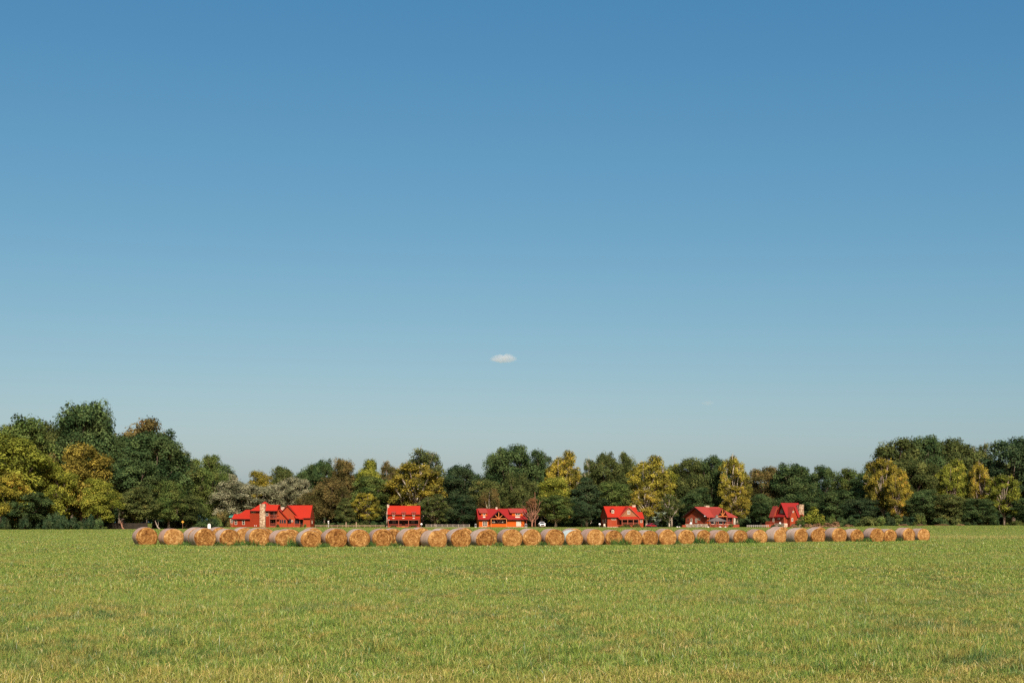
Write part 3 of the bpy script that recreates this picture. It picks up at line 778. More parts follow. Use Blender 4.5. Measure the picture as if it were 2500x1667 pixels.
TREE_W, TREE_H = 16.0, 24.0
def tree_mesh(kind, seed):
    r = np.random.default_rng(seed)
    W, H = TREE_W, TREE_H
    R = W/2
    if kind == 'broad':   nl, lr, zc, zs, cl, per, size, clr = 21, (.27, .43), .55, .39, 10, 150, .46, (1.15, 2.5)
    elif kind == 'tall':  nl, lr, zc, zs, cl, per, size, clr = 21, (.30, .46), .54, .43, 10, 145, .46, (1.15, 2.5)
    elif kind == 'open':  nl, lr, zc, zs, cl, per, size, clr = 26, (.22, .34), .56, .39, 9, 105, .46, (.9, 1.8)
    elif kind == 'willow':nl, lr, zc, zs, cl, per, size, clr = 20, (.27, .40), .55, .37, 11, 150, .40, (1.0, 2.0)
    elif kind == 'wispy': nl, lr, zc, zs, cl, per, size, clr = 24, (.25, .37), .56, .38, 11, 80, .42, (.9, 1.8)
    elif kind == 'cone':  nl, lr, zc, zs, cl, per, size, clr = 20, (.28, .38), .52, .42, 11, 140, .44, (1.0, 2.0)
    lob = []
    # lobes: golden-angle spread over an ellipsoid, one at the very top
    for i in range(nl):
        if i < 3 and kind in ('broad', 'open', 'wispy'): d = np.array([.42*math.cos(2.1*i+seed), .42*math.sin(2.1*i+seed), .9])
        elif i == 0: d = np.array([r.normal()*.12, r.normal()*.12, 1.0])
        else:
            z = 1-2*(i+.35)/nl; th = i*2.39996+r.normal()*.35; q = math.sqrt(max(0, 1-z*z))
            d = np.array([q*math.cos(th), q*math.sin(th), z])
        rad = R*r.uniform(*lr)
        if kind == 'cone':
            hh = .5+.5*d[2]; rr_ = R*(1.05-.85*hh)
            c = np.array([d[0]*rr_*.75, d[1]*rr_*.75, H*(.16+.72*hh)]); rad *= (1.15-.6*hh)
        else:
            f = r.uniform(.62, 1.08); rad *= (1.25-.38*f)
            c = np.array([d[0]*(R-rad)*f, d[1]*(R-rad)*f, H*zc+d[2]*(H*zs)*f])
        if i == 0 or (i < 3 and kind in ('broad', 'open', 'wispy')): c[2] = H-rad*.8-.5-1.1*i
        c[2] = max(c[2], H*.17+rad*.4)
        lob.append((c, rad))
    C, Rd = [], []
    for c, rad in lob:
        for j in range(cl):
            d = r.normal(size=3); d /= np.linalg.norm(d)
            if d[2] < -.55: d[2] *= -.6
            C.append(c+d*rad*np.array([1, 1, 1.0])*r.uniform(.72, 1.0)); Rd.append(r.uniform(*clr))
    C = np.array(C); Rd = np.array(Rd)
    C[:,2] = np.minimum(C[:,2], H-Rd*.6)
    V, Q, lv = leaf_cloud(r, C, Rd, per, size, .95 if kind != 'willow' else 1.0, 1.0 if kind == 'willow' else .15)
    V[:,2] = np.maximum(V[:,2], .3)
    crown = mesh_np('crown', V, Q, False, {'lv': np.repeat(lv, 1)})
    # trunk and limbs
    mb = MB()
    th = H*(.5 if kind != 'cone' else .9)
    bend = r.normal(size=2)*.5
    thick = .42 if kind != 'open' else .48
    tp = [(bend[0]*t*t, bend[1]*t*t, th*t) for t in (0, .15, .35, .6, .8, 1)]
    mb.tube(tp, [thick*1.5, thick*1.05, thick*.9, thick*.72, thick*.55, thick*.36], 9)
    for i, (c, rad) in enumerate(lob):
        t0 = min(.95, max(.34, (c[2]/H-.25)*1.3)); st = Vector((bend[0]*t0*t0, bend[1]*t0*t0, th*t0))
        en = Vector(c)+Vector((0, 0, rad*(.55 if kind in ('open', 'wispy') else .1)))
        md = st.lerp(en, .5)+Vector((r.normal()*.5, r.normal()*.5, -.6))
        mb.tube([st, md, en], [thick*.42, thick*.3, thick*.10], 6, False)
        for j in range(3 if kind in ('open', 'wispy') else 1):
            d = Vector(r.normal(size=3)); d.z = abs(d.z)*.8; d.normalize()
            mb.tube([md.lerp(en, .5), en+d*rad*.5, en+d*rad*.95], [thick*.22, thick*.14, thick*.05], 5, False)
    trunk = mb.mesh('trunk', M['bark'], True)
    return crown, trunk

SHAPES = {}
def shape(kind, i):
    n = {'broad': 4, 'tall': 4, 'open': 3, 'willow': 2, 'wispy': 2, 'cone': 2}[kind]
    k = (kind, i % n)
    if k not in SHAPES:
        SHAPES[k] = tree_mesh(kind, 1000+31*(i % n)+7*len(kind)+ord(kind[0]))
        SHAPES[k][0].materials.append(LM['green'])
    return SHAPES[k]
TC = [0]
def tree(name, px, yt, wpx, Y, kind, leaf, label, group=None, bark='bark', cat='tree'):
    TC[0] += 1; i = TC[0]
    crown, trunk = shape(kind, i)
    x = wx(px, Y); g = gz(x, Y)
    H = wz(yt, Y)-g; W = wpx*Y/F
    o = empty(name, (x, Y, g), i*2.1, label, cat, group)
    k = W/TREE_W*1.16; q_ = random.Random(i).uniform(.9, 1.12)
    o.scale = (k*q_, k*q_, H/TREE_H)
    t = link('trunk', trunk, o); c = link('crown', crown, o)
    for ob, mt in ((t, M[bark]), (c, LM[leaf])):
        ob.material_slots[0].link = 'OBJECT'; ob.material_slots[0].material = mt
    return o

T = [
 # ---- left wood, nearest the viewer
 ('broad_tree', -70,1010,170,318,'broad','olive','olive tree cut off by the left edge of the picture'),
 ('broad_tree', 52,1016,150,338,'broad','green','tall green tree at the far left with loose twigs against the sky'),
 ('broad_tree', 205,974,172,348,'broad','dark','tallest dark green tree of the left wood, its dome highest of all'),
 ('broad_tree', 128,1032,110,352,'broad','olive','olive brown tree tucked under the left flank of the tallest dark tree'),
 ('broad_tree', 352,1024,150,360,'broad','brown','rust brown topped tree right of the tallest dark tree'),
 ('broad_tree', 378,1048,150,344,'broad','dark','dark green tree in front of the rust brown top'),
 ('broad_tree', 300,1062,120,350,'tall','dark','dark green tree directly right of the tallest dome'),
 ('broad_tree', 425,1100,110,366,'broad','olive','olive tree sloping down the right shoulder of the left wood'),
 ('broad_tree', 466,1120,96,372,'broad','green','lower green tree at the right foot of the left wood'),
 ('maple_tree', 25,1058,170,308,'broad','lime','yellow green tree at the left edge, in front of the tall loose twigged one'),
 ('maple_tree', 200,1082,136,322,'broad','orange','orange yellow tree in the middle of the left wood, the most coloured there'),
 ('maple_tree', 140,1128,104,314,'tall','lime','bright yellow green tree left below the orange one'),
 ('maple_tree', 245,1168,100,311,'broad','lime','yellow green tree hanging low right below the orange one'),
 ('maple_tree', 18,1150,110,303,'broad','yellow','low yellow tree at the bottom left corner of the wood'),
 ('broad_tree', 92,1105,110,320,'broad','brown','dull brown leaved tree between the two yellow green trees at the left'),
 ('broad_tree', 330,1118,140,330,'broad','dark','dark green tree standing behind the old board fence'),
 ('maple_tree', 338,1188,104,322,'broad','olive','olive yellow low tree before the board fence'),
 ('broad_tree', 412,1172,90,330,'tall','green','green tree right of the board fence, above the yellow sign'),
 ('broad_tree', 455,1205,90,345,'broad','olive','olive low tree behind the yellow sign'),
 ('broad_tree', 60,1200,110,306,'broad','dark','low dark green tree at the field edge on the far left'),
 # ---- left of centre
 ('poplar_tree', 519,1110,78,500,'tall','green','slim green tree alone against the sky left of the lodge'),
 ('broad_tree', 548,1150,80,515,'broad','grey','grey green tree right of the slim one'),
 ('silver_maple', 560,1172,92,498,'broad','grey','silvery grey tree above the teal roofed house'),
 ('silver_maple', 612,1180,110,496,'broad','grey','silvery grey tree behind the left wing of the lodge'),
 ('maple_tree', 640,1150,82,520,'broad','gold','small golden topped tree behind the silvery trees'),
 ('broad_tree', 690,1138,62,530,'tall','olive','olive tree rising behind the lodge chimney'),
 ('silver_maple', 672,1178,70,500,'broad','grey','pale silvery tree behind the tower of the lodge'),
 ('silver_maple', 722,1164,92,498,'broad','grey','large silvery grey tree behind the right gable of the lodge'),
 ('broad_tree', 755,1134,80,535,'broad','dark','dark green tree with a round head, left of the twin dark heads'),
 ('broad_tree', 792,1120,66,530,'broad','dark','dark green round headed tree, the taller of the twin heads'),
 ('broad_tree', 842,1117,84,520,'broad','brown','brownish tree next to the twin dark heads'),
 ('willow_tree', 802,1163,110,492,'willow','brown','big brown bronze willow right of the lodge'),
 ('willow_tree', 764,1200,80,490,'willow','brown','smaller bronze willow touching the right end of the lodge'),
 ('pine_tree', 842,1215,60,480,'cone','olive','ragged bronze conifer behind the tall fence posts'),
 ('poplar_tree', 903,1119,64,515,'tall','lime','green tree with a yellow green top left of the golden one'),
 ('broad_tree', 910,1160,110,500,'broad','green','broad green tree behind the globe lamp post and fence'),
 ('maple_tree', 893,1202,66,482,'open','yellow','small bright yellow tree left of the small red cabin'),
 ('broad_tree', 946,1124,60,530,'wispy','brown','thin greyish pink tree left behind the golden one'),
 ('sycamore_tree', 1032,1094,126,522,'wispy','olive','tall grey olive tree whose fine twigs top the golden one'),
 ('sycamore_tree', 1016,1130,140,498,'open','gold','large golden tree above the small red cabin','bark_pale'),
 ('maple_tree', 1062,1205,80,486,'open','olive','olive yellow tree just right of the small red cabin'),
 ('broad_tree', 1127,1133,98,508,'broad','deep','dark green round tree left of the orange cabin'),
 ('broad_tree', 1130,1205,84,485,'broad','deep','low dark green tree above the pale rail fence'),
 # ---- centre right
 ('broad_tree', 1246,1084,112,512,'broad','dark','tallest green tree of the middle, above the orange cabin'),
 ('broad_tree', 1200,1108,64,520,'broad','dark','dark green shoulder left of the tallest middle tree'),
 ('broad_tree', 1188,1168,76,490,'broad','olive','olive tree above the left end of the orange cabin'),
 ('willow_tree', 1195,1190,56,484,'willow','brown','brownish slim tree right behind the left dormer of the orange cabin','bark_pale'),
 ('broad_tree', 1268,1150,84,492,'willow','olive','olive tree with hanging sprays above the right dormer'),
 ('broad_tree', 1322,1099,86,520,'broad','dark','dark green tree between the tallest middle tree and the pale sycamore'),
 ('sycamore_tree', 1380,1100,92,512,'open','gold','tall golden sycamore with white limbs, highest right of the middle','bark_pale'),
 ('maple_tree', 1357,1162,92,492,'broad','lime','yellow green tree low before the white limbed sycamore'),
 ('linden_tree', 1357,1208,84,468,'broad','green','small leafy green tree with a pale bare trunk, right of the white pickup','bark_pale'),
 ('broad_tree', 1443,1118,66,520,'wispy','olive','thin olive tree right of the white limbed sycamore','bark_pale'),
 ('broad_tree', 1482,1103,72,515,'broad','olive','olive green tree with a rounded top, left twin above the russet cabin'),
 ('broad_tree', 1524,1102,66,515,'tall','olive','olive green tree, right twin above the russet cabin'),
 ('pine_tree', 1432,1165,100,486,'cone','deep','dark blue green conical tree left of the russet cabin'),
 ('broad_tree', 1420,1222,64,470,'broad','deep','low dark green tree beside the conical one'),
 ('broad_tree', 1500,1175,84,490,'broad','green','green tree directly behind the russet cabin roof'),
 ('sycamore_tree', 1588,1112,116,500,'open','yellow','great yellow sycamore with forked white trunk behind the russet cabin','bark_pale'),
 ('sycamore_tree', 1578,1190,80,472,'open','gold','lower golden sycamore bough right of the russet cabin','bark_pale'),
 ('broad_tree', 1640,1130,70,508,'wispy','lime','yellowish thin tree right of the great yellow sycamore'),
 ('sycamore_tree', 1634,1205,54,470,'wispy','olive','olive tree with a light trunk above the small lawn','bark_pale'),
 ('broad_tree', 1686,1114,84,505,'broad','olive','dark olive tree above the left gable of the brown red house'),
 ('broad_tree', 1740,1112,86,508,'broad','dark','dark green tree behind the brown red house'),
 ('broad_tree', 1700,1190,84,488,'broad','dark','dark green low tree close behind the left gable of the brown red house'),
 ('sycamore_tree', 1793,1111,84,496,'open','yellow','yellow sycamore right of the brown red house','bark_pale'),
 ('maple_tree', 1800,1185,76,478,'open','gold','lower golden tree at the right eave of the brown red house'),
 ('broad_tree', 1866,1138,92,500,'broad','brown','brown green tree left above the steep cottage'),
 ('broad_tree', 1858,1205,70,486,'broad','dark','dark tree just left of the steep cottage'),
 # ---- right wood
 ('broad_tree', 1934,1130,92,490,'broad','dark','dark green round topped tree above the steep cottage'),
 ('broad_tree', 1950,1178,96,478,'broad','dark','broad dark green tree close behind the steep cottage'),
 ('broad_tree', 2014,1135,76,480,'broad','dark','dark olive tree right of the round topped one'),
 ('broad_tree', 2078,1144,90,475,'broad','green','green tree in the dip left of the right wood'),
 ('broad_tree', 2040,1195,90,462,'broad','dark','dark low tree right of the yellow green sapling'),
 ('broad_tree', 2120,1150,90,462,'broad','dark','dark tree left of the golden tree of the right wood'),
 ('broad_tree', 2196,1070,140,470,'broad','olive','tall olive tree at the left shoulder of the right wood'),
 ('broad_tree', 2264,1063,96,465,'tall','dark','tallest dark green tree in the middle of the right wood'),
 ('broad_tree', 2335,1068,112,468,'broad','olive','olive brown tree next to the tallest of the right wood'),
 ('broad_tree', 2398,1080,76,470,'wispy','olive','thin pale olive crown before the dark tree at the right edge'),
 ('broad_tree', 2474,1066,150,452,'broad','deep','large very dark green tree at the right edge of the picture'),
 ('broad_tree', 2580,1080,150,452,'broad','deep','dark tree cut off by the right edge of the picture'),
 ('maple_tree', 2157,1118,92,448,'open','gold','golden tree at the left of the right wood, left of its twin'),
 ('maple_tree', 2192,1146,66,440,'open','gold','narrower golden tree whose gold reaches down to the field edge'),
 ('broad_tree', 2236,1122,100,450,'broad','olive','olive tree right behind the golden pair'),
 ('maple_tree', 2284,1134,72,446,'broad','olive','olive yellow tree in the middle of the right wood'),
 ('maple_tree', 2326,1120,78,444,'open','lime','yellow green tree with open crown, right wood'),
 ('maple_tree', 2394,1126,64,440,'open','gold','small golden headed tree before the large dark one'),
 ('maple_tree', 2452,1158,84,432,'open','lime','pale yellow green tree low in front of the large dark one'),
 ('broad_tree', 2250,1195,100,438,'broad','dark','low dark tree at the field edge right of the golden pair'),
 ('broad_tree', 2320,1205,100,434,'broad','olive','low olive tree at the field edge of the right wood'),
 ('broad_tree', 2390,1215,90,430,'broad','dark','low dark tree at the field edge left of the pale one'),
 ('broad_tree', 2100,1215,90,446,'broad','deep','low dark tree at the field edge left of the golden pair'),
 ('broad_tree', 2500,1215,90,430,'broad','dark','low dark tree in the bottom right corner of the wood'),
]
for e in T:
    name, px, yt, wp, Y, kind, leaf, lab = e[:8]
    bk = e[8] if len(e) > 8 else 'bark_mid' if kind in ('wispy', 'open') else 'bark'
    tree(name, px, yt, wp, Y, kind, leaf, lab, 'trees of the wood behind the field', bk)

# rows deeper in the wood that close the gaps
sky_px = [q[1] for q in sorted(T, key=lambda q: q[1])]; 
def skyline(px):
    ys_ = [q[2]+ (abs(q[1]-px)/(q[3]*.5))**2*60 for q in T if abs(q[1]-px) < q[3]*.62]
    return min(ys_) if ys_ else 1150
rr = random.Random(5)
px = -60
n = 0
while px < 2570:
    deep_ = 400 if px < 440 else 540
    yt = min(1225, skyline(px)+rr.uniform(16, 42))
    tree('broad_tree', px, yt, rr.uniform(84, 112), deep_+rr.uniform(-10, 25), rr.choice(['broad', 'broad', 'tall']),
         rr.choice(['dark', 'deep', 'green', 'olive']), 'dark tree deep in the wood, mostly hidden behind the front trees', 'trees hidden deep in the wood')
    px += rr.uniform(44, 66); n += 1

# far mass of the wood behind everything
r = np.random.default_rng(77); nC = 1500
C = np.stack([r.uniform(-280, 280, nC), r.uniform(615, 680, nC), r.uniform(.5, 15, nC)**1.0], 1)
C2 = np.stack([r.uniform(-110, 260, 1500), r.uniform(525, 600, 1500), r.uniform(.3, 8, 1500)], 1)
C = np.concatenate([C, C2]); nC = len(C)
Vv, Qq, lv = leaf_cloud(r, C, r.uniform(2.0, 4.5, nC), 60, 1.2)
Vv[:,2] = np.maximum(Vv[:,2], .2)
me = mesh_np('distant_woods', Vv, Qq, False, {'lv': lv}); me.materials.append(LM['deep'])
tag(link('distant_woods', me), 'dark mass of the wood far behind the front trees', 'wood', kind='stuff')
C = np.stack([r.uniform(-250, -122, 700), r.uniform(425, 470, 700), r.uniform(.5, 20, 700)], 1); C[:,0] = np.minimum(C[:,0], -(1250-430)*C[:,1]/F)
Vv, Qq, lv = leaf_cloud(r, C, r.uniform(2.0, 4.0, 700), 60, 1.1)
Vv[:,2] = np.maximum(Vv[:,2], .2)
me = mesh_np('inner_woods', Vv, Qq, False, {'lv': lv}); me.materials.append(LM['deep'])
tag(link('inner_woods', me), 'dark undergrowth mass deep inside the left wood', 'wood', kind='stuff')

# ------------------------------------------------------------------ shrubs
def bush_mesh(seed, per=90, size=.30, up=0.0):
    r = np.random.default_rng(seed); n = 26
    d = r.normal(size=(n, 3)); d /= np.linalg.norm(d, axis=1)[:,None]; d[:,2] = np.abs(d[:,2])
    C = d*np.array([1.9, 1.9, 2.0])*r.uniform(.55, 1, (n, 1)); C[:,2] = C[:,2]*(1+up*(1-np.hypot(C[:,0], C[:,1])/2))+.35
    V, Q, lv = leaf_cloud(r, C, r.uniform(.5, .95, n), per, size, .8, .2)
    V[:,2] = np.maximum(V[:,2], .02)
    me = mesh_np('foliage', V, Q, False, {'lv': lv}); me.materials.append(LM['green']); return me
BU = [bush_mesh(300+i) for i in range(4)]
SP = bush_mesh(350, 70, .30, .9)
def bush(name, px, pyt, wpx, Y, leaf, label, group=None, me=None, cat='shrub', depth=1.0):
    x = wx(px, Y); g = gz(x, Y); i = int(px)
    H = wz(pyt, Y)-g; W = wpx*Y/F
    o = link(name, me or BU[i % 4]); o.location = (x, Y, g); o.rotation_euler = (0, 0, i*.7 if not me else .4)
    hm = 2.9 if not me else 4.6
    o.scale = (W/4.6, W/4.6*depth, H/hm)
    o.material_slots[0].link = 'OBJECT'; o.material_slots[0].material = LM[leaf]
    return tag(o, label, cat, group)
rr = random.Random(11)
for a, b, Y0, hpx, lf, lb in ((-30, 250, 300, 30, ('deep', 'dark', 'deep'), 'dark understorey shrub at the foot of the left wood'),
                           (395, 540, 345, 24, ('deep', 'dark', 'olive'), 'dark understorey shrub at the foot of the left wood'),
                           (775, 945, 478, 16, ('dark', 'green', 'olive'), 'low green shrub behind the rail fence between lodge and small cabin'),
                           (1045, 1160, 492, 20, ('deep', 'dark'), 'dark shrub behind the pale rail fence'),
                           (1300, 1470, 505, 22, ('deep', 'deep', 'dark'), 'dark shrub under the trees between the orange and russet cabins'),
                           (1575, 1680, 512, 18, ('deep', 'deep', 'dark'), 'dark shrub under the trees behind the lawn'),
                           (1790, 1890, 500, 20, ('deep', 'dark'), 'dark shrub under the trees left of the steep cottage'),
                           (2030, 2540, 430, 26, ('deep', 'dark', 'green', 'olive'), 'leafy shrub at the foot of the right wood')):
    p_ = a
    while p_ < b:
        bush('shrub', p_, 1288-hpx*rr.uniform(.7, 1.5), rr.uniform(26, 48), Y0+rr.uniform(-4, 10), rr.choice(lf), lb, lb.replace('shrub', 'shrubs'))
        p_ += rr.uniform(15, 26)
bush('shrub', 523, 1252, 46, 380, 'green', 'round mid green shrub left of the teal roofed house')
bush('shrub', 545, 1240, 40, 440, 'brown', 'brownish shrub left above the lodge deck')
bush('shrub', 678, 1278, 12, 452, 'olive', 'small round shrub by the porch steps of the lodge')
bush('shrub', 745, 1277, 9, 451, 'olive', 'small dark shrub beside the lodge stairs')
bush('sapling', 1984, 1229, 70, 446, 'lime', 'tall yellow green sapling clump hiding the right side of the steep cottage', None, SP)
bush('sapling', 1955, 1252, 34, 443, 'green', 'bushy green sapling right before the steep cottage', None, SP)
bush('sapling', 2004, 1250, 44, 448, 'lime', 'yellow green sapling right behind the taller one', None, SP)
for i, (px, yt, wd) in enumerate(((1938, 1277, 22), (1975, 1276, 30), (1996, 1275.5, 30), (2020, 1274, 30), (2040, 1271, 26), (2072, 1279, 30))):
    bush('weed_bank', px, yt, wd, 425, 'weedy',
         ('dry red brown weeds in front of the steep cottage', 'dry red brown weeds below the green sapling', 'dry red brown weeds right below the yellow green sapling',
          'dry red brown weeds standing right of the saplings', 'tallest dry red brown weeds at the right end of the bank', 'low brownish weeds right of the weed bank')[i], 'bank of dry weeds by the steep cottage', cat='weeds')
bush('shrub', 1888, 1279, 14, 428, 'dark', 'low dark green shrub at the left foot of the steep cottage')
bush('shrub', 1905, 1280, 14, 427, 'olive', 'low olive shrub at the stone foot of the steep cottage')
for px, wd in ((2205, 30), (2250, 34), (2300, 40), (2345, 26)):
    bush('weed_bank', px, 1278.5, wd, 424, 'weedy', 'low dry brown weeds along the foot of the right wood', 'dry weeds along the right wood', cat='weeds')
# ------------------------------------------------------------------ houses
class House:
    """local frame: x along the front, y away from the viewer, z up; p()/q() turn photo measures into it"""
    def __init__(s, name, px, Y, phi, label, base=None, cat='house'):
        s.ox, s.oy, s.phi = wx(px, Y), Y, phi
        s.c, s.s = math.cos(phi), math.sin(phi)
        s.base = gz(s.ox, Y) if base is None else base
        s.root = empty(name, (s.ox, Y, s.base), phi, label, cat)
        s.i = 0
    def x(s, px, y=0.0):
        t = (px-CX)/F
        return (t*(s.oy+s.c*y)-s.ox+s.s*y)/(s.c-t*s.s)
    def y(s, px, x=0.0):
        t = (px-CX)/F
        return (s.ox+s.c*x-t*(s.oy+s.s*x))/(s.s+t*s.c)
    def z(s, py, x=0.0, y=0.0):
        return EYE-(py-HY)*(s.oy+s.s*x+s.c*y)/F-s.base
    def X(s, a, b, y=0.0): return s.x(a, y), s.x(b, y)

    def part(s, name, mb, mat, parent=None, bevel=0.0, label=None):
        o = mb.build(name, M[mat] if isinstance(mat, str) else mat, parent or s.root, bevel=bevel)
        if label: o['label'] = label
        return o
    def roof(s, poly, ye, ze, tan, mat, t=.16, back=True, name='roof', label=None):
        """poly: (px, py) outline of the front slope; eave at local y=ye, height ze; slope rise/run = tan"""
        P = []
        for px, py in poly:
            y = ye
            for _ in range(4):
                zz = s.z(py, s.x(px, y), y); y = ye+max(0, (zz-ze))/tan
            P.append((s.x(px, y), y, s.z(py, s.x(px, y), y)))
        mb = MB(); mb.slab(P, t)
        if back:
            yr = max(p[1] for p in P)
            mb.slab([(x, 2*yr-y+.004, z) for x, y, z in P][::-1], t)
        return s.part(name, mb, mat, label=label), P
    def window(s, x0, x1, z0, z1, y, nx=1, nz=2, fw=.10, face='front', frame='frame', glass='glass', parent=None, label=None):
        f = MB(); g = MB()
        def bx(m, a0, a1, b0, b1, d0, d1):
            if face == 'front': m.box(a0, a1, y-d1, y-d0, b0, b1)
            elif face == 'left': m.box(y-d1, y-d0, a0, a1, b0, b1)
            else: m.box(y+d0, y+d1, a0, a1, b0, b1)
        bx(f, x0, x0+fw, z0, z1, .004, .09); bx(f, x1-fw, x1, z0, z1, .004, .09)
        bx(f, x0+fw, x1-fw, z0, z0+fw, .004, .093); bx(f, x0+fw, x1-fw, z1-fw, z1, .004, .093)
        iw = (x1-x0-2*fw); ih = (z1-z0-2*fw)
        for i in range(1, nx): bx(f, x0+fw+iw*i/nx-fw*.45, x0+fw+iw*i/nx+fw*.45, z0+fw, z1-fw, .006, .08)
        for i in range(1, nz): bx(f, x0+fw, x1-fw, z0+fw+ih*i/nz-fw*.4, z0+fw+ih*i/nz+fw*.4, .007, .083)
        bx(g, x0+fw, x1-fw, z0+fw, z1-fw, .003, .035)
        o = s.part('window', f, frame, parent)
        if label: o['label'] = label
        s.part('pane', g, glass, o)
        return o
    def win_px(s, a, b, t, m, y, **kw):
        x0, x1 = s.X(a, b, y); xm = (x0+x1)/2
        return s.window(x0, x1, s.z(m, xm, y), s.z(t, xm, y), y, **kw)
    def railing(s, x0, x1, y, z0, z1, mat='rail_red', n=None, parent=None):
        mb = MB(); mb.box(x0, x1, y-.05, y+.05, z1-.09, z1); mb.box(x0, x1, y-.04, y+.04, z0, z0+.08)
        n = n or max(2, int(abs(x1-x0)/.28))
        for i in range(n+1):
            xx = x0+(x1-x0)*i/n; mb.box(xx-.035, xx+.035, y-.03, y+.03, z0+.08, z1-.09)
        return s.part('railing', mb, mat, parent)
    def post(s, x, y, z0, z1, w=.2, mat='post_red', name='porch_post'):
        return s.part(name, MB().box(x-w/2, x+w/2, y-w/2, y+w/2, z0, z1), mat)

def truss_gable(h, apex, bl, br, yface, depth, mat_roof, overhang=.5, post_z=None, tname='gable_truss'):
    """open timber gable porch: roof slabs running back, shade-coloured back board, king post, two struts, cross beam"""
    xa, xl, xr = h.x(apex[0], yface), h.x(bl[0], yface), h.x(br[0], yface)
    za, zb = h.z(apex[1], xa, yface), h.z(bl[1], xa, yface)
    r = MB()
    for xe in (xl, xr):
        d = 1 if xe > xa else -1
        ex = xe+d*.45; ez = zb-(za-zb)/abs(xe-xa)*.45
        r.slab([(xa, yface-overhang, za+.14), (ex, yface-overhang, ez+.14), (ex, yface+depth, ez+.14), (xa, yface+depth, za+.14)][::d], .15)
    h.part('porch_roof', r, mat_roof)
    h.part('fascia', MB().ext([(xa, yface-overhang-.03, za-.10), (xl-.3, yface-overhang-.03, zb-.36), (xl-.3, yface-overhang-.03, zb-.16), (xa, yface-overhang-.03, za+.13), (xr+.3, yface-overhang-.03, zb-.16), (xr+.3, yface-overhang-.03, zb-.36)],
           [(xa, yface-overhang+.05, za-.10), (xl-.3, yface-overhang+.05, zb-.36), (xl-.3, yface-overhang+.05, zb-.16), (xa, yface-overhang+.05, za+.13), (xr+.3, yface-overhang+.05, zb-.16), (xr+.3, yface-overhang+.05, zb-.36)]), 'fascia')
    t = MB()
    t.box(xl-.1, xr+.1, yface-.12, yface+.12, zb-.28, zb)
    t.bar((xa, yface, zb), (xa, yface, za-.1), .22)
    for f_ in (-.52, .52):
        hx = xa+f_*(xr-xl)*.5
        t.bar((xa+(.12 if f_ > 0 else -.12), yface, zb+.05), (hx, yface, zb+(za-zb)*.5), .2)
    h.part(tname, t, 'beam')
    return xa, xl, xr, za, zb

# ---------------- 1: the lodge
h = House('lodge', 660, 455, 0, 'large red lodge with bright red metal roofs and a tall stone chimney')
zg = h.z(1287)
base = MB()
x0, x1 = h.X(568.5, 611.5); base.box(x0, x1, .05, 8, -.6, h.z(1286.2))
h.part('foundation', base, 'stone_base')
x0, x1 = h.X(569.4, 611); zb = h.z(1286)
wz_ = h.z(1266.5)
h.part('wall', MB().box(x0, x1, 0, 8, zb, wz_), 'wall_red')
h.roof([(565.5,1266),(571.5,1254.4),(584,1254),(592,1249.5),(600,1244),(611,1243.7),(613,1266)], -.7, h.z(1266), .62, 'roof_red')
h.part('fascia', MB().box(h.x(566), h.x(611), -.72, -.6, h.z(1268.1), h.z(1266.3)), 'fascia')
for a, b in ((573,579),(591.4,597.6)): h.win_px(a, b, 1269.2, 1280.2, 0, nz=2)
# tower
x0, x1 = h.X(610.2, 657, -.6)
wt = h.z(1247)
h.part('wall', MB().box(x0, x1, -.6, 9, -.5, wt), 'wall_red')
tr, P = h.roof([(609.3,1246.3),(647,1223.6),(656,1231.4),(680.5,1231.8),(677,1246.3)], -1.4, h.z(1246.3), .85, 'roof_red')
h.part('fascia', MB().box(h.x(610, -1.4), h.x(676.5, -1.4), -1.42, -1.3, h.z(1248.4), h.z(1246.6)), 'fascia')
cx0, cx1 = h.X(634, 647.4, -1.8)
ch = MB(); ch.box(cx0, cx1, -1.9, -.62, -.5, h.z(1247.5)); ch.box(cx0+.05, cx1-.05, -1.85, .4, h.z(1247.5), h.z(1230.2)); ch.box(cx0-.05, cx1+.05, -1.95, .5, h.z(1230.2), h.z(1229.4))
h.part('chimney', ch, 'stone', bevel=.04)
h.win_px(614, 618.6, 1248, 1252, -.6, nz=1); h.win_px(619, 623.6, 1248, 1252, -.6, nz=1)
h.win_px(649, 655, 1247.6, 1259, -.6, nz=2)
fl = MB()
for q in (622.4, 626.6): fl.box(h.x(q)-.13, h.x(q)+.13, -.75, -.6, h.z(1283.6), h.z(1281.9))
h.part('vent', fl, 'white')
# balcony and porch right of the tower
x0, x1 = h.X(657.6, 681, 1)
h.part('porch_back', MB().box(x0, x1, 2.2, 8.8, -.4, wt-.1), 'shade_paint')
zf2 = h.z(1265.4); h.part('balcony_floor', MB().box(x0, x1+.3, -.55, 2.2, zf2-.22, zf2), 'rail_red')
h.part('porch_floor', MB().box(x0, x1+.3, -.55, 2.2, -.5, h.z(1284)), 'rail_red')
h.railing(x0, h.x(674), -.5, zf2+.04, h.z(1256.4)); h.railing(x0, h.x(674), -.5, h.z(1284)+.02, h.z(1277))
for q in (658.3, 674.2): h.post(h.x(q, -.4), -.4, -.5, wt, .2)
for q in (681.2,): h.post(h.x(q, 1.9), 1.9, -.5, wt, .2)
r_ = MB(); r_.box(h.x(674.6, .2), h.x(681.6, .2), .15, .25, h.z(1257.5), h.z(1256.6)); r_.box(h.x(674.6, .2), h.x(681.6, .2), .15, .25, h.z(1264.5), h.z(1264)); h.part('railing', r_, 'rail_red')
h.win_px(660.5, 665, 1249, 1262, 2.2, nz=1); h.win_px(662, 669, 1267, 1280, 2.2, nz=1)
h.part('door', MB().box(h.x(668, 2.2), h.x(671.5, 2.2), 2.13, 2.195, zf2, h.z(1249)), 'white')
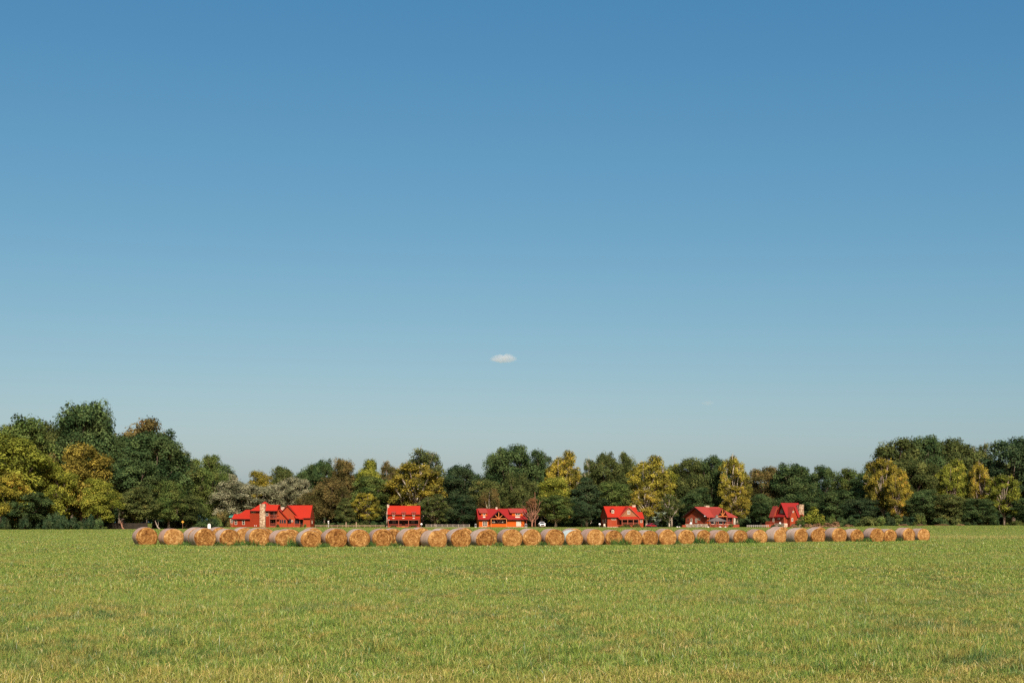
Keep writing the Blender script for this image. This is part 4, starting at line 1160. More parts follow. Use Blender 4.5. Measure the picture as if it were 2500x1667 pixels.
# connector: front-facing gable
ya = .6
xa, xr, xl = h.x(681.5, ya), h.x(701.3, ya), h.x(672, ya)
za, ze = h.z(1243.6), h.z(1266.0)
h.part('wall', MB().prism_y([(xa-.8, -.4), (xr, -.4), (xr, ze), (xa, za-.1), (xa-.8, za-.1)], ya, 9), 'wall_brick')
h.part('roof', MB().slab([(xa, ya-.5, za+.1), (xa, 10, za+.1), (xr+.5, 10, ze-.3), (xr+.5, ya-.5, ze-.3)], .16), 'roof_red')
h.part('fascia', MB().ext([(xa, ya-.56, za-.15), (xr+.5, ya-.56, ze-.58), (xr+.5, ya-.56, ze-.44), (xa, ya-.56, za+.0)], [(xa, ya-.5, za-.15), (xr+.5, ya-.5, ze-.58), (xr+.5, ya-.5, ze-.44), (xa, ya-.5, za+.0)]), 'fascia')
for a, b in ((682.4,687),(687.4,692),(692.6,698.4)): h.win_px(a, b, 1267.8, 1277.2, ya, nz=1, fw=.07, frame='post_red')
# big right part: ridge along the front plus a front-facing gable at its left
yb = 1.6
gx = h.x(702, yb); gza = h.z(1234.2, 0, yb); gxr = h.x(731.2, yb); gze = h.z(1264.6, 0, yb); gxl = gx-(gxr-gx)
h.part('wall', MB().prism_y([(gxl, -.4), (gxr, -.4), (gxr, gze), (gx, gza), (gxl, gze)], yb, 6), 'wall_brick')
sl = (gza-gze)/(gxr-gx)
rf = MB()
rf.slab([(gx, yb-.5, gza+.15), (gx, 9.5, gza+.15), (gxr+.5, 9.5, gze+.15-.5*sl), (gxr+.5, yb-.5, gze+.15-.5*sl)], .16)
rf.slab([(gx, 9.5, gza+.15), (gx, yb-.5, gza+.15), (gxl-.5, yb-.5, gze+.15-.5*sl), (gxl-.5, 9.5, gze+.15-.5*sl)], .16)
h.part('roof', rf, 'roof_red')
e = .5*sl
h.part('fascia', MB().ext([(gx, yb-.56, gza-.12), (gxr+.5, yb-.56, gze-.12-e), (gxr+.5, yb-.56, gze+.03-e), (gx, yb-.56, gza+.06), (gxl-.5, yb-.56, gze+.03-e), (gxl-.5, yb-.56, gze-.12-e)],
       [(gx, yb-.5, gza-.12), (gxr+.5, yb-.5, gze-.12-e), (gxr+.5, yb-.5, gze+.03-e), (gx, yb-.5, gza+.06), (gxl-.5, yb-.5, gze+.03-e), (gxl-.5, yb-.5, gze-.12-e)]), 'fascia')
yc = .9
x0, x1 = h.x(739.5, yc), h.x(757.6, yc); zc = h.z(1264.6, 0, yc)
yr = yc+4.6
h.part('wall', MB().prism_x([(yc, -.4), (yc, zc), (yr, h.z(1235, 0, yr)), (2*yr-yc, zc), (2*yr-yc, -.4)], x0, x1), 'wall_brick')
tn = (h.z(1233, 0, yr)-h.z(1264, 0, yc-.5))/(yr-yc+.5)
h.roof([(703,1233.2),(763,1232.8),(757.4,1263.8),(722,1263.8)], yc-.5, h.z(1263.8, 0, yc-.5), tn, 'roof_red')
h.part('fascia', MB().box(h.x(738, yc-.5), h.x(757.2, yc-.5), yc-.53, yc-.42, h.z(1266.0), h.z(1264.2)), 'fascia')
h.part('trim', MB().box(x1-.02, x1+.05, yc+.1, 2*yr-yc-.1, h.z(1263.5), h.z(1262.3)), 'post_red')
h.window(yr-1.2, yr-.3, h.z(1278), h.z(1270), x1, nz=1, face='right')
yp = 1.55
def recess_shade(a, b, t, m_):
    mb = MB(); xx0, xx1 = h.X(a, b, yp); mb.box(xx0, xx1, yp-.02, yp+.03, h.z(m_), h.z(t)); return mb  # flat panel on the wall, porch shade given by its colour
h.part('porch_shade_panel', recess_shade(701.8, 710.8, 1266.2, 1277.5), 'shade_paint'); h.part('porch_shade_panel', recess_shade(719.5, 730.5, 1267.4, 1279), 'shade_paint')
h.win_px(711.2, 715.6, 1269.4, 1273.6, 1.5, nz=1, fw=.12)
pr = MB(); pr.slab([(h.x(731, -.4), -.4, h.z(1266.2)), (h.x(741, -.4), -.4, h.z(1266.2)), (h.x(739, 1.6), 1.6, h.z(1263)), (h.x(722, 1.6), 1.6, h.z(1263))], .15)
h.part('porch_roof', pr, 'roof_red')
h.part('porch_shade_panel', MB().box(h.x(732.5, 1.5), h.x(739.4, 1.5), 1.45, 1.56, h.z(1279), h.z(1265)), 'shade_paint')
h.railing(h.x(719.5, .9), h.x(731, .9), .9, h.z(1284), h.z(1277.6)); h.part('deck', MB().box(h.x(700), h.x(733), .5, 1.58, -.4, h.z(1284.3)), 'rail_red')
for q in (719.2, 731.8): h.post(h.x(q, .6), .6, -.4, h.z(1266), .18)
st = MB()
for i in range(6):
    z1 = h.z(1284.5)-(i)*.26; xx = h.x(732)+.28*i; st.box(xx, xx+.32, -.4, .7, z1-.1, z1)
st.bar((h.x(732), -.4, h.z(1277.5)), (h.x(743), -.4, h.z(1284)), .09); st.bar((h.x(732), -.4, h.z(1281)), (h.x(743), -.4, h.z(1287)), .09)
h.part('stairs', st, 'rail_red')
h.part('foundation', MB().box(h.x(699), h.x(757.4), .52, 5, -.5, h.z(1286.4)), 'stone_pale')
c2 = MB(); c2.box(h.x(684, 6), h.x(694, 6), 6, 7.2, 3, h.z(1237.4, 0, 6)); h.part('chimney', c2, 'stone_pale')
h.part('lamp', MB().box(h.x(732.6, .3)-.12, h.x(732.6, .3)+.12, .3, .5, h.z(1268), h.z(1266.4)), 'white')
# deck at the left end
dk = MB(); x0, x1 = h.X(553, 569); dk.box(x0, x1, 1, 5, -.3, h.z(1281.5)); h.part('deck', dk, 'rail_red')
h.railing(x0, x1-.1, .95, h.z(1281.5), h.z(1276.5)); h.railing(x0, x1-.1, 5.0, h.z(1281.5), h.z(1276.5))
for q in (553.5, 561): h.post(h.x(q, .8), .8, -.3, h.z(1275.4), .18, name='deck_post')

# ---------------- teal-roofed house behind the lodge
h = House('teal_house', 590, 492, 0, 'house with a teal metal roof and brick chimney, mostly hidden behind the lodge')
x0, x1 = h.x(560), h.x(626)
h.part('wall', MB().box(x0, x1, 0, 9, -.5, h.z(1262)), 'wall_tan')
h.roof([(558,1261.5),(573,1244.6),(622,1244.6),(628,1261.5)], -.6, h.z(1261.5), .7, 'roof_teal')
h.part('chimney', MB().box(h.x(574, 1.2), h.x(580.6, 1.2), .8, 2.0, 2, h.z(1240.8, 0, 1.2)), 'brick')
h.win_px(563, 570, 1266, 1276, 0, nx=2)

# ---------------- 2: small cabin with three dormers
h = House('cabin', 985, 462, 0, 'small red cabin with three dormers and a full width front porch')
x0, x1 = h.X(948, 1024, 2.2)
zr = h.z(1234, 0, 5); ze = h.z(1254.3, 0, 1.6)
wl = 2.2
tn = (zr-ze)/(5-1.6)
h.part('wall', MB().prism_x([(wl, -.3), (wl, ze+.2), (5, zr-.25), (7.8, ze+.2), (7.8, -.3)], x0, x1), 'wall_orange')
h.part('porch_shade_panel', MB().box(x0, x1, wl-.06, wl, -.3, h.z(1267.5, 0, wl)), 'shade_paint')
h.roof([(945.6,1254.3),(947,1234),(1026.2,1234),(1025.6,1254.3)], 1.6, ze, tn, 'roof_red')
h.part('fascia', MB().box(h.x(946, 1.6), h.x(1025.4, 1.6), 1.56, 1.66, ze-.42, ze-.165), 'fascia')
zp0, zp1 = h.z(1266.8, 0, -.3), h.z(1261.2, 0, 2.1)
h.part('porch_roof', MB().slab([(h.x(945.6,-.3), -.3, zp0), (h.x(1025,-.3), -.3, zp0), (h.x(1025,-.3), 2.18, zp1), (h.x(945.6,-.3), 2.18, zp1)], .14), 'roof_red')
h.part('porch_beam', MB().box(h.x(946.5), h.x(1024), -.12, .08, zp0-.4, zp0-.16), 'post_red')
for q in (948, 973.4, 997.5, 1022.6): h.post(h.x(q), 0, -.3, zp0-.4, .19)
h.part('porch_floor', MB().box(h.x(947), h.x(1024), -.3, 2.1, -.3, h.z(1284.2)), 'rail_red')
h.railing(h.x(948), h.x(981), -.02, h.z(1284), h.z(1279)); h.railing(h.x(989.5), h.x(1022.6), -.02, h.z(1284), h.z(1279))
stp = MB()
for i in range(3): stp.box(h.x(981.2), h.x(989), -.32-.3*(i+1), -.3-.3*i, -.3, h.z(1284.4)-.25*i)
h.part('step', stp, 'beam')
for q in (962, 1008): h.win_px(q-5, q+5, 1269, 1277.5, wl-.06, nx=2, nz=1, frame='dark_wood')
h.part('door', MB().box(h.x(982.5, wl), h.x(988.5, wl), wl-.12, wl-.065, h.z(1284, 0, wl), h.z(1269, 0, wl)), 'dark_wood')
for q in (961.2, 985.6, 1010.2):
    d0, d1 = h.X(q-5.1, q+5.1, 1.75)
    zt = h.z(1250.6, 0, 1.75)
    h.part('dormer', MB().box(d0+.55, d1-.55, 1.7, 4, h.z(1259.2, 0, 1.75), zt-.05), 'wall_orange')
    h.part('dormer_roof', MB().slab([(d0-.1, 1.25, zt-.05), (d1+.1, 1.25, zt-.05), (d1+.1, 3.9, zt+.85), (d0-.1, 3.9, zt+.85)], .16), 'roof_rose')
    h.win_px(q-3.2, q+3.2, 1251.4, 1259, 1.7, nz=2, fw=.17)
sk = MB()
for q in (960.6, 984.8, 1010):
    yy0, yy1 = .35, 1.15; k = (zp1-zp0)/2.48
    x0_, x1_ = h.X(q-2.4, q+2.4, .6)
    h.part('reflection_panel', MB().slab([(x0_, yy0, zp0+(yy0+.3)*k+.05), (x1_, yy0, zp0+(yy0+.3)*k+.05), (x1_, yy1, zp0+(yy1+.3)*k+.05), (x0_, yy1, zp0+(yy1+.3)*k+.05)], .06), 'frame')  # pale slab paints the dormer window's reflection onto the porch roof
ch = MB(); ch.box(h.x(944.2, 3), h.x(949.2, 3), 4.2, 5.6, -.3, h.z(1231, 0, 4.5)); ch.box(h.x(944.2, 3), h.x(946, 3), 2.6, 4.2, -.3, h.z(1247, 0, 3))
h.part('chimney', ch, 'stone_pale')
h.part('lamp', MB().box(h.x(949.8)-.14, h.x(949.8)+.14, -.3, -.1, h.z(1269.4), h.z(1267.6)), 'white')

# ---------------- 3: orange cabin
h = House('cabin', 1228, 458, math.radians(7), 'orange timber cabin with crimson roof and an open timber gable porch')
ybk = 9.0
x0, x1 = h.X(1169.5, 1280.3)
ze = h.z(1266.8, 0, -.7); yr = 4.4; zr = h.z(1241.3, 0, yr); tn = (zr-ze)/(yr+.7)
h.part('wall', MB().prism_x([(0, h.z(1285.5)), (0, ze+.1), (yr, zr-.3), (8.8, ze+.1), (8.8, h.z(1285.5))], x0, x1), 'wall_orange')
h.part('foundation', MB().box(x0-.12, x1+.12, -.12, 8.9, -.6, h.z(1285.6)), 'stone_pale')
h.roof([(1167,1266.8),(1163.2,1241.5),(1285.3,1240.8),(1288.8,1266.6)], -.7, ze, tn, 'roof_crimson')
h.part('fascia', MB().box(h.x(1168, -.7), h.x(1288, -.7), -.74, -.62, ze-.42, ze-.165), 'fascia')
# porch: its shade is painted as a near-black panel on the wall
pxl, pxr = h.X(1198, 1237.3, -1.6)
bb = MB(); bb.box(h.x(1196.8), h.x(1238.4), -.035, 0, h.z(1278), ze+.3); h.part('porch_shade_panel', bb, 'shade_paint')
xa, xl, xr, za, zb = truss_gable(h, (1217.6,1247.6), (1198.6,1264.6), (1237,1264.6), -2.3, 6.2, 'roof_crimson', .35)
gb = MB().prism_y([(xl+.1, zb-.1), (xr-.1, zb-.1), (xa, za-.15)], .6, .75); h.part('gable_shade_board', gb, 'shade_paint')  # near-black board paints the shade inside the open gable
for xx in (xl+.05, xr-.05): h.post(xx, -2.3, -.4, zb-.28, .24, 'beam')
br = MB(); br.bar((xl+1.9, -2.25, zb-.3), (xa, -2.25, h.z(1277)), .17); br.bar((xr-1.9, -2.25, zb-.3), (xa, -2.25, h.z(1277)), .17)
br.box(xl+.2, xr-.2, -2.32, -2.2, h.z(1278), h.z(1277)); h.part('porch_brace', br, 'dark_wood')
h.part('porch_railing', MB().box(xl+.2, xr-.2, -2.3, -2.22, h.z(1285.4), h.z(1278.2)), 'wall_orange')
h.part('porch_floor', MB().box(xl, xr, -2.2, -.12, -.4, h.z(1285.3)), 'beam')
for a, b in ((1203,1208),(1226,1231)): h.win_px(a, b, 1269, 1276, -.035, nz=1, fw=.14)
# windows
h.win_px(1178, 1189.6, 1272.2, 1283.8, 0, nx=2, nz=2, fw=.15)
h.win_px(1260.4, 1272, 1270.8, 1284, 0, nx=2, nz=3, fw=.15, glass='blind')
# shed dormers
for (ra, rb, fa, fb, wa, wb, nx_, zt_) in ((1170.4,1190.8,1174.6,1189.6,1179,1185,1,1251.0),(1245,1279.4,1250,1278,1258,1270,2,1250.4)):
    yd = .9
    a0, a1 = h.X(ra, rb, yd-.5); f0, f1 = h.X(fa, fb, yd)
    zt = h.z(zt_, 0, yd-.4); zb_ = h.z(1257.8, 0, yd)
    h.part('dormer', MB().box(f0, f1, yd, 4.2, zb_-.2, zt-.12), 'wall_orange')
    h.part('dormer_roof', MB().slab([(a0, yd-.5, zt), (a1, yd-.5, zt), (a1-.3, 4.3, zr+.12), (a0-.3, 4.3, zr+.12)], .16), 'roof_rose')
    h.win_px(wa, wb, 1251.8, 1257.4, yd, nx=nx_, nz=1, fw=.14)
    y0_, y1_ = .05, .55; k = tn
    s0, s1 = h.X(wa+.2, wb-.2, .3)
    h.part('reflection_panel', MB().slab([(s0, y0_, ze+(y0_+.7)*k+.07), (s1, y0_, ze+(y0_+.7)*k+.07), (s1, y1_, ze+(y1_+.7)*k+.07), (s0, y1_, ze+(y1_+.7)*k+.07)], .06), 'frame')  # window reflection on the metal roof, laid on as a pale slab
h.part('lamp', MB().box(h.x(1277.6, .6)-.14, h.x(1277.6, .6)+.14, .7, .89, h.z(1256), h.z(1254)), 'white')
h.part('chimney', MB().box(h.x(1209.7, yr), h.x(1214.2, yr), yr-.3, yr+.5, 4, h.z(1237, 0, yr)), 'stone_pale')
h.post(h.x(1285.4, -.2), -.2, -.4, ze-.2, .26, 'post_red')
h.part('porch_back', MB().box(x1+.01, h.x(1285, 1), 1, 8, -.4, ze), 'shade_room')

# ---------------- 4: russet cabin with front gable
h = House('cabin', 1515, 452, math.radians(11), 'russet cabin with one big front gable over the porch and a little gabled dormer')
x0, x1 = h.X(1483, 1561)
ze = h.z(1261.3, 0, -.5); yr = 4.3; zr = h.z(1235.3, 0, yr); tn = (zr-ze)/(yr+.5)
h.part('wall', MB().prism_x([(0, -.4), (0, ze+.05), (yr, zr-.3), (8.6, ze+.05), (8.6, -.4)], x0, x1), 'wall_brick')
h.part('foundation', MB().box(x0-.1, x1-.05, -.14, 8.7, -.5, h.z(1285.2)), 'stone_pale')
h.roof([(1483.0,1261.3),(1473.6,1235.2),(1551.5,1235.2),(1560.5,1261.3)], -.5, ze, tn, 'roof_red')
h.part('fascia', MB().box(h.x(1483.4, -.5), h.x(1512, -.5), -.54, -.42, ze-.44, ze-.165), 'fascia')
# rake boards at the left gable end
xe = h.x(1483, -.5)
h.part('fascia', MB().ext([(xe-.02, -.5, ze-.36), (xe-.02, -.5, ze-.17), (xe-.02, yr, zr-.17), (xe-.02, yr, zr-.42)], [(xe+.1, -.5, ze-.36), (xe+.1, -.5, ze-.17), (xe+.1, yr, zr-.17), (xe+.1, yr, zr-.42)]), 'fascia')
# front gable
yg = -.35
ga = h.x(1534.8, yg); gl, gr = h.x(1513, yg), h.x(1559.4, yg); zga = h.z(1237.6, 0, yg); zgb = h.z(1261, 0, yg)
h.part('gable_wall', MB().prism_y([(gl, zgb), (gr, zgb), (ga, zga)], yg, 3.5), 'wall_tan')
r_ = MB(); s_ = (zga-zgb)/(gr-ga)
for xx, d in ((gl, -1), (gr, 1)):
    r_.slab([(ga, yg-.4, zga+.15), (xx+d*.35, yg-.4, zgb+.15-.35*s_), (xx+d*.35, 4.0, zgb+.15-.35*s_), (ga, 4.0, zga+.15)][::d], .14)
h.part('roof', r_, 'roof_red')
h.part('fascia', MB().ext([(ga, yg-.46, zga-.12), (gl-.35, yg-.46, zgb-.2-.3*s_), (gl-.35, yg-.46, zgb-.3*s_), (ga, yg-.46, zga+.1), (gr+.35, yg-.46, zgb-.3*s_), (gr+.35, yg-.46, zgb-.2-.3*s_)],
       [(ga, yg-.38, zga-.12), (gl-.35, yg-.38, zgb-.2-.3*s_), (gl-.35, yg-.38, zgb-.3*s_), (ga, yg-.38, zga+.1), (gr+.35, yg-.38, zgb-.3*s_), (gr+.35, yg-.38, zgb-.2-.3*s_)]), 'post_red')
h.win_px(1531, 1538.2, 1246, 1255, yg, nx=2, nz=1, fw=.16)
# porch
ypf = -2.6
zp0, zp1 = h.z(1265.6, 0, ypf), h.z(1261.6, 0, yg)
a0, a1 = h.X(1511.5, 1561.8, ypf)
h.part('porch_roof', MB().slab([(a0, ypf, zp0), (a1, ypf, zp0), (a1, yg+.02, zp1), (a0, yg+.02, zp1)], .15), 'roof_red')
h.part('porch_shade_panel', MB().box(h.x(1513), h.x(1559), -.2, -.01, h.z(1279), zgb), 'shade_paint')
for q in (1518.6, 1532.4, 1546.3, 1559): h.post(h.x(q, ypf+.2), ypf+.2, -.4, zp0-.3, .2)
h.part('porch_beam', MB().box(h.x(1513.5, ypf+.2), h.x(1560, ypf+.2), ypf+.1, ypf+.3, zp0-.36, zp0-.16), 'post_red')
h.railing(h.x(1518.6, ypf+.2), h.x(1559, ypf+.2), ypf+.2, h.z(1283), h.z(1275.4), 'post_red')
h.part('porch_floor', MB().box(h.x(1514, ypf), h.x(1560, ypf), ypf, -.2, -.4, h.z(1283)), 'rail_red')
# left front window, boards
h.win_px(1493, 1503.5, 1264.6, 1268.6, 0, nx=1, nz=1, fw=.14)
tr_ = MB()
for q in (1491.4, 1505.5, 1510.6): tr_.box(h.x(q)-.06, h.x(q)+.06, -.05, .0, -.3, ze-.1)
h.part('trim', tr_, 'post_red')
# little gabled dormer
yd = .75
da, d0, d1 = h.x(1496.3, yd), h.x(1492.6, yd), h.x(1499.6, yd); dzt, dze, dzb = h.z(1240.6, 0, yd), h.z(1244.6, 0, yd), h.z(1252.6, 0, yd)
h.part('dormer', MB().prism_y([(d0, dzb-.3), (d1, dzb-.3), (d1, dze), (da, dzt-.1), (d0, dze)], yd, 4), 'wall_brick')
r_ = MB()
for xx, d in ((d0-.25, -1), (d1+.25, 1)): r_.slab([(da, yd-.3, dzt+.06), (xx, yd-.3, dze-.1), (xx, 4.2, dze-.1), (da, 4.2, dzt+.06)][::d], .1)
h.part('dormer_roof', r_, 'roof_crimson')
h.win_px(1493.2, 1499.0, 1244.2, 1252.4, yd, nz=2, fw=.18)
h.part('chimney', MB().box(h.x(1543, yr), h.x(1551, yr), yr-.4, yr+.8, 4, h.z(1232.4, 0, yr)), 'stone_pale')
# lower extension at the right
x2, x3 = h.x(1557, 1.2), h.x(1570.6, 1.2); zee = h.z(1265, 0, .6); zrr = h.z(1249.3, 0, 4.3)
h.part('wall', MB().prism_x([(1.2, -.4), (1.2, zee), (4.3, zrr-.2), (7.4, zee), (7.4, -.4)], x2, x3), 'wall_brick')
h.roof([(1560,1265),(1554,1249.3),(1567.8,1249.3),(1572.8,1265)], .6, zee, (zrr-zee)/3.7, 'roof_red')
h.win_px(1563, 1568.3, 1266.8, 1275.4, 1.2, nx=2, nz=1, fw=.1)
# left gable end window and door
h.window(2.0, 3.0, h.z(1276, x0, 3), h.z(1267, x0, 3), x0, face='left', nz=2); h.window(5.2, 6.2, h.z(1276, x0, 5), h.z(1267, x0, 5), x0, face='left', nz=2)
chr_ = MB(); xx = x0-.9; chr_.box(xx-.3, xx+.3, .2, .8, .45, .52); chr_.box(xx-.3, xx+.3, .74, .82, .52, 1.25)
for dx in (-.27, .27):
    for dy in (.24, .76): chr_.box(xx+dx-.04, xx+dx+.04, dy-.04, dy+.04, -.3, .45)
CH4 = (h, chr_)

# ---------------- 5: brown red house, turned, with gazebo in front
PH = math.radians(36)
h = House('house', 1727, 455, PH, 'brown red house turned sideways on a stone footing, behind the gazebo')
Wd = h.y(1673.7, 0); Ln = 14.5
zw = h.z(1262.5); zsb = h.z(1278.6)
yr = Wd/2; zr = h.z(1237, 1.5, yr)
ze = h.z(1261.6, 5, -.9)
x0 = 0
h.part('wall', MB().prism_x([(0, zsb), (0, ze-.1), (yr, zr-.35), (Wd, ze-.1), (Wd, zsb)], 0, Ln-2.5), 'wall_maroon')
h.part('foundation', MB().box(-.12, Ln-2.4, -.12, Wd+.1, -.6, zsb), 'stone_base')
h.part('trim', MB().box(-.06, 0, .1, Wd-.1, h.z(1262.6, 0, 4), h.z(1261.4, 0, 4)), 'post_red')
h.part('wall', MB().box(-.07, 1.1, -.08, .0, zsb, ze-.1), 'wall_orange', label='wall corner coloured orange as if sunlit')  # brighter siding colour paints sunlight onto this corner
# main roof: long slopes with a flared eave
r_ = MB(); xo, xe = -1.0, Ln
tn = (zr+.05-ze)/(yr+.9)
r_.slab([(xo, -.9, ze), (xe-0.2, -.9, ze), (xe-3.4, yr, zr+.05), (xo, yr, zr+.05)], .2)
r_.slab([(xo, yr+.004, zr+.05), (xe-3.4, yr+.004, zr+.05), (xe-.2, Wd+.9, ze), (xo, Wd+.9, ze)], .2)
r_.slab([(xe-.2, -.9, ze), (xe-.2, Wd+.9, ze), (xe-3.39, yr, zr+.04)], .2)
h.part('roof', r_, 'roof_rose')
h.part('fascia', MB().ext([(xo-.05, -.95, ze-.55), (xo-.05, yr, zr-.55), (xo-.05, Wd+.95, ze-.55), (xo-.05, Wd+.95, ze+.0), (xo-.05, yr, zr+.07), (xo-.05, -.95, ze+.0)],
       [(xo-.004, -.95, ze-.55), (xo-.004, yr, zr-.55), (xo-.004, Wd+.95, ze-.55), (xo-.004, Wd+.95, ze+.0), (xo-.004, yr, zr+.07), (xo-.004, -.95, ze+.0)]), 'fascia')  # board made tall and dark to draw the overhang's shaded underside
# side windows on the left gable
def side_win(pa, pb, t, m_, **kw):
    a, b = sorted((h.y(pa, 0), h.y(pb, 0)))
    h.window(a, b, h.z(m_, 0, (a+b)/2), h.z(t, 0, (a+b)/2), 0.0, face='left', **kw)
side_win(1676.4, 1683.6, 1263.6, 1273.2, nx=2, nz=1, fw=.22, frame='post_red'); side_win(1686.4, 1690.2, 1265, 1275.2, nz=2, fw=.14); side_win(1697.6, 1701.8, 1265, 1275.2, nz=2, fw=.14)
side_win(1704, 1709.6, 1264.6, 1269, nz=1, fw=.13)
h.part('foundation_door', MB().box(-.17, -.12, h.y(1703), h.y(1699), -.3, h.z(1280.5, 0, 4)), 'grey_box')
# cross gable with truss on the front
tx = h.x(1764, -2.4)
xa, xl, xr, za, zb = truss_gable(h, (1764,1241), (1753.6,1258.6), (1774.6,1259.4), -2.4, yr+2.2, 'roof_rose', .12)
h.part('gable_shade_board', MB().prism_y([(xl+.15, zb-.05), (xr-.15, zb-.05), (xa, za-.2)], -1.2, -1.0), 'shade_paint')
for xx in (xl, xr): h.post(xx, -2.4, -.4, zb-.28, .24)
h.part('porch_shade_panel', MB().box(1.3, Ln-2.6, -.03, .0, -.2, ze-.15), 'shade_paint')
h.part('porch_floor', MB().box(1.3, Ln-.8, -2.3, -.13, -.4, h.z(1280, 6, -2)), 'rail_red')
h.post(h.x(1788.6, -.6), -.6, -.4, ze-.2, .26); h.post(h.x(1732, -1.0), -1.0, -.4, ze-.2, .22)
h.railing(xr+.1, h.x(1788, -2.2), -2.2, h.z(1280, 9, -2.2), h.z(1273.5, 9, -2.2))
h.part('chimney', MB().box(h.x(1721.5, yr+.3), h.x(1729.5, yr+.3), yr-.2, yr+.7, 4, h.z(1233.6, 3, yr)), 'stone_pale')
h.part('lamp', MB().lathe((h.x(1720.2, -.9), -1.0, h.z(1260.6, 0, -.9)), [(.02, 0), (.2, .06), (.22, .2), (.12, .34), (.02, .38)], 12), 'white')
h.window(3.2, 4.2, h.z(1276, 4, 0), h.z(1266, 4, 0), -.03, nz=2, fw=.14)
h.window(9.6, 11.0, h.z(1276, 9, 0), h.z(1265, 9, 0), -.03, nx=2, nz=1, fw=.08, frame='post_red')

# gazebo
h = House('gazebo', 1750, 440, math.radians(12), 'open gazebo with a dark shingle pyramid roof and little cupola', cat='gazebo')
R_ = (1774-1727)*440/F/2
zt, ze = h.z(1262.2), h.z(1271.2)
def hexa(r, z, k=8, off=.3927): return [(r*math.cos(off+6.2832*i/k), r*math.sin(off+6.2832*i/k), z) for i in range(k)]
mb = MB(); a, b, c_ = hexa(R_*1.04, ze-.16), hexa(R_*1.04, ze), hexa(.42, zt)
mb.ext(a, b); mb.ext([(x, y, z+.001) for x, y, z in b], c_); h.part('roof', mb, 'roof_shingle')
mb = MB(); mb.ext(hexa(.42, zt-.02), hexa(.42, zt+.28)); h.part('cupola', mb, 'frame')
mb = MB(); mb.ext(hexa(.62, zt+.28), hexa(.62, zt+.34)); mb.ext(hexa(.6, zt+.341), hexa(.1, zt+.85)); h.part('cupola_roof', mb, 'roof_shingle')
for i, (x, y, z) in enumerate(hexa(R_*.9, 0)): h.post(x, y, -.3, ze-.1, .17, name='post')
fl = MB(); fl.ext(hexa(R_*.95, -.4), hexa(R_*.95, .12)); h.part('floor', fl, 'dark_wood')
rp = hexa(R_*.9, 0)
for i in range(8):
    if i in (5,): continue
    a, b = Vector(rp[i]), Vector(rp[(i+1) % 8]); mb = MB()
    mb.bar(a+Vector((0,0,1.0)), b+Vector((0,0,1.0)), .09); mb.bar(a+Vector((0,0,.3)), b+Vector((0,0,.3)), .07)
    for k in range(1, 7): q = a.lerp(b, k/7); mb.bar(q+Vector((0,0,.3)), q+Vector((0,0,1.0)), .05)
    h.part('railing', mb, 'post_red')

# ---------------- 6: steep cottage
PH = math.radians(23)
h = House('cottage', 1920, 450, PH, 'steep roofed red cottage with a stone chimney, half hidden by a green sapling')
Wd = h.y(1895.6, 0); yr = Wd/2; Ln = h.x(1949, yr)
ze = h.z(1261, 0, -.4); zr = h.z(1227, 0, yr)
zsb = h.z(1277)
h.part('wall', MB().prism_x([(0, zsb), (0, ze), (yr, zr-.4), (Wd, ze), (Wd, zsb)], .5, Ln-.2), 'wall_tan')
h.part('wall', MB().box(-.9, .5, .25, Wd-.3, zsb, h.z(1262, 0, 2)), 'wall_maroon', label='dark red lower front wall under the red pent roof')
h.part('foundation', MB().box(-.95, Ln, .1, Wd, -.6, zsb), 'stone_base')
r_ = MB()
r_.slab([(-.25, -.45, ze-.1), (Ln, -.45, ze-.1), (Ln, yr, zr), (-.25, yr, zr)], .18)
r_.slab([(-.25, yr+.004, zr), (Ln, yr+.004, zr), (Ln, Wd+.45, ze-.1), (-.25, Wd+.45, ze-.1)], .18)
h.part('roof', r_, 'roof_crimson')
h.part('fascia', MB().ext([(-.29, -.45, ze-.75), (-.29, yr, zr-.65), (-.29, yr, zr-.02), (-.29, -.45, ze-.1)], [(-.2, -.45, ze-.75), (-.2, yr, zr-.65), (-.2, yr, zr-.02), (-.2, -.45, ze-.1)]), 'fascia')
h.part('fascia', MB().ext([(-.29, Wd+.45, ze-.1), (-.29, yr, zr-.02), (-.29, yr, zr-.4), (-.29, Wd+.45, ze-.4)], [(-.2, Wd+.45, ze-.1), (-.2, yr, zr-.02), (-.2, yr, zr-.4), (-.2, Wd+.45, ze-.4)]), 'roof_crimson')
zp1, zp0 = h.z(1253.6, .3, 2), h.z(1261.2, -1.1, 2)
h.part('pent_roof', MB().slab([(-1.2, .1, zp0), (.5, .1, zp1), (.5, Wd-.2, zp1), (-1.2, Wd-.2, zp0)], .14), 'roof_crimson')
def side6(pa, pb, t, m_, x, **kw):
    a, b = sorted((h.y(pa, x), h.y(pb, x)))
    h.window(a, b, h.z(m_, x, (a+b)/2), h.z(t, x, (a+b)/2), x, face='left', **kw)
side6(1906, 1910.5, 1245, 1251.5, .5, nx=2, nz=1, fw=.16); side6(1899.5, 1904.5, 1264, 1267.2, -.9, nz=1, fw=.16)
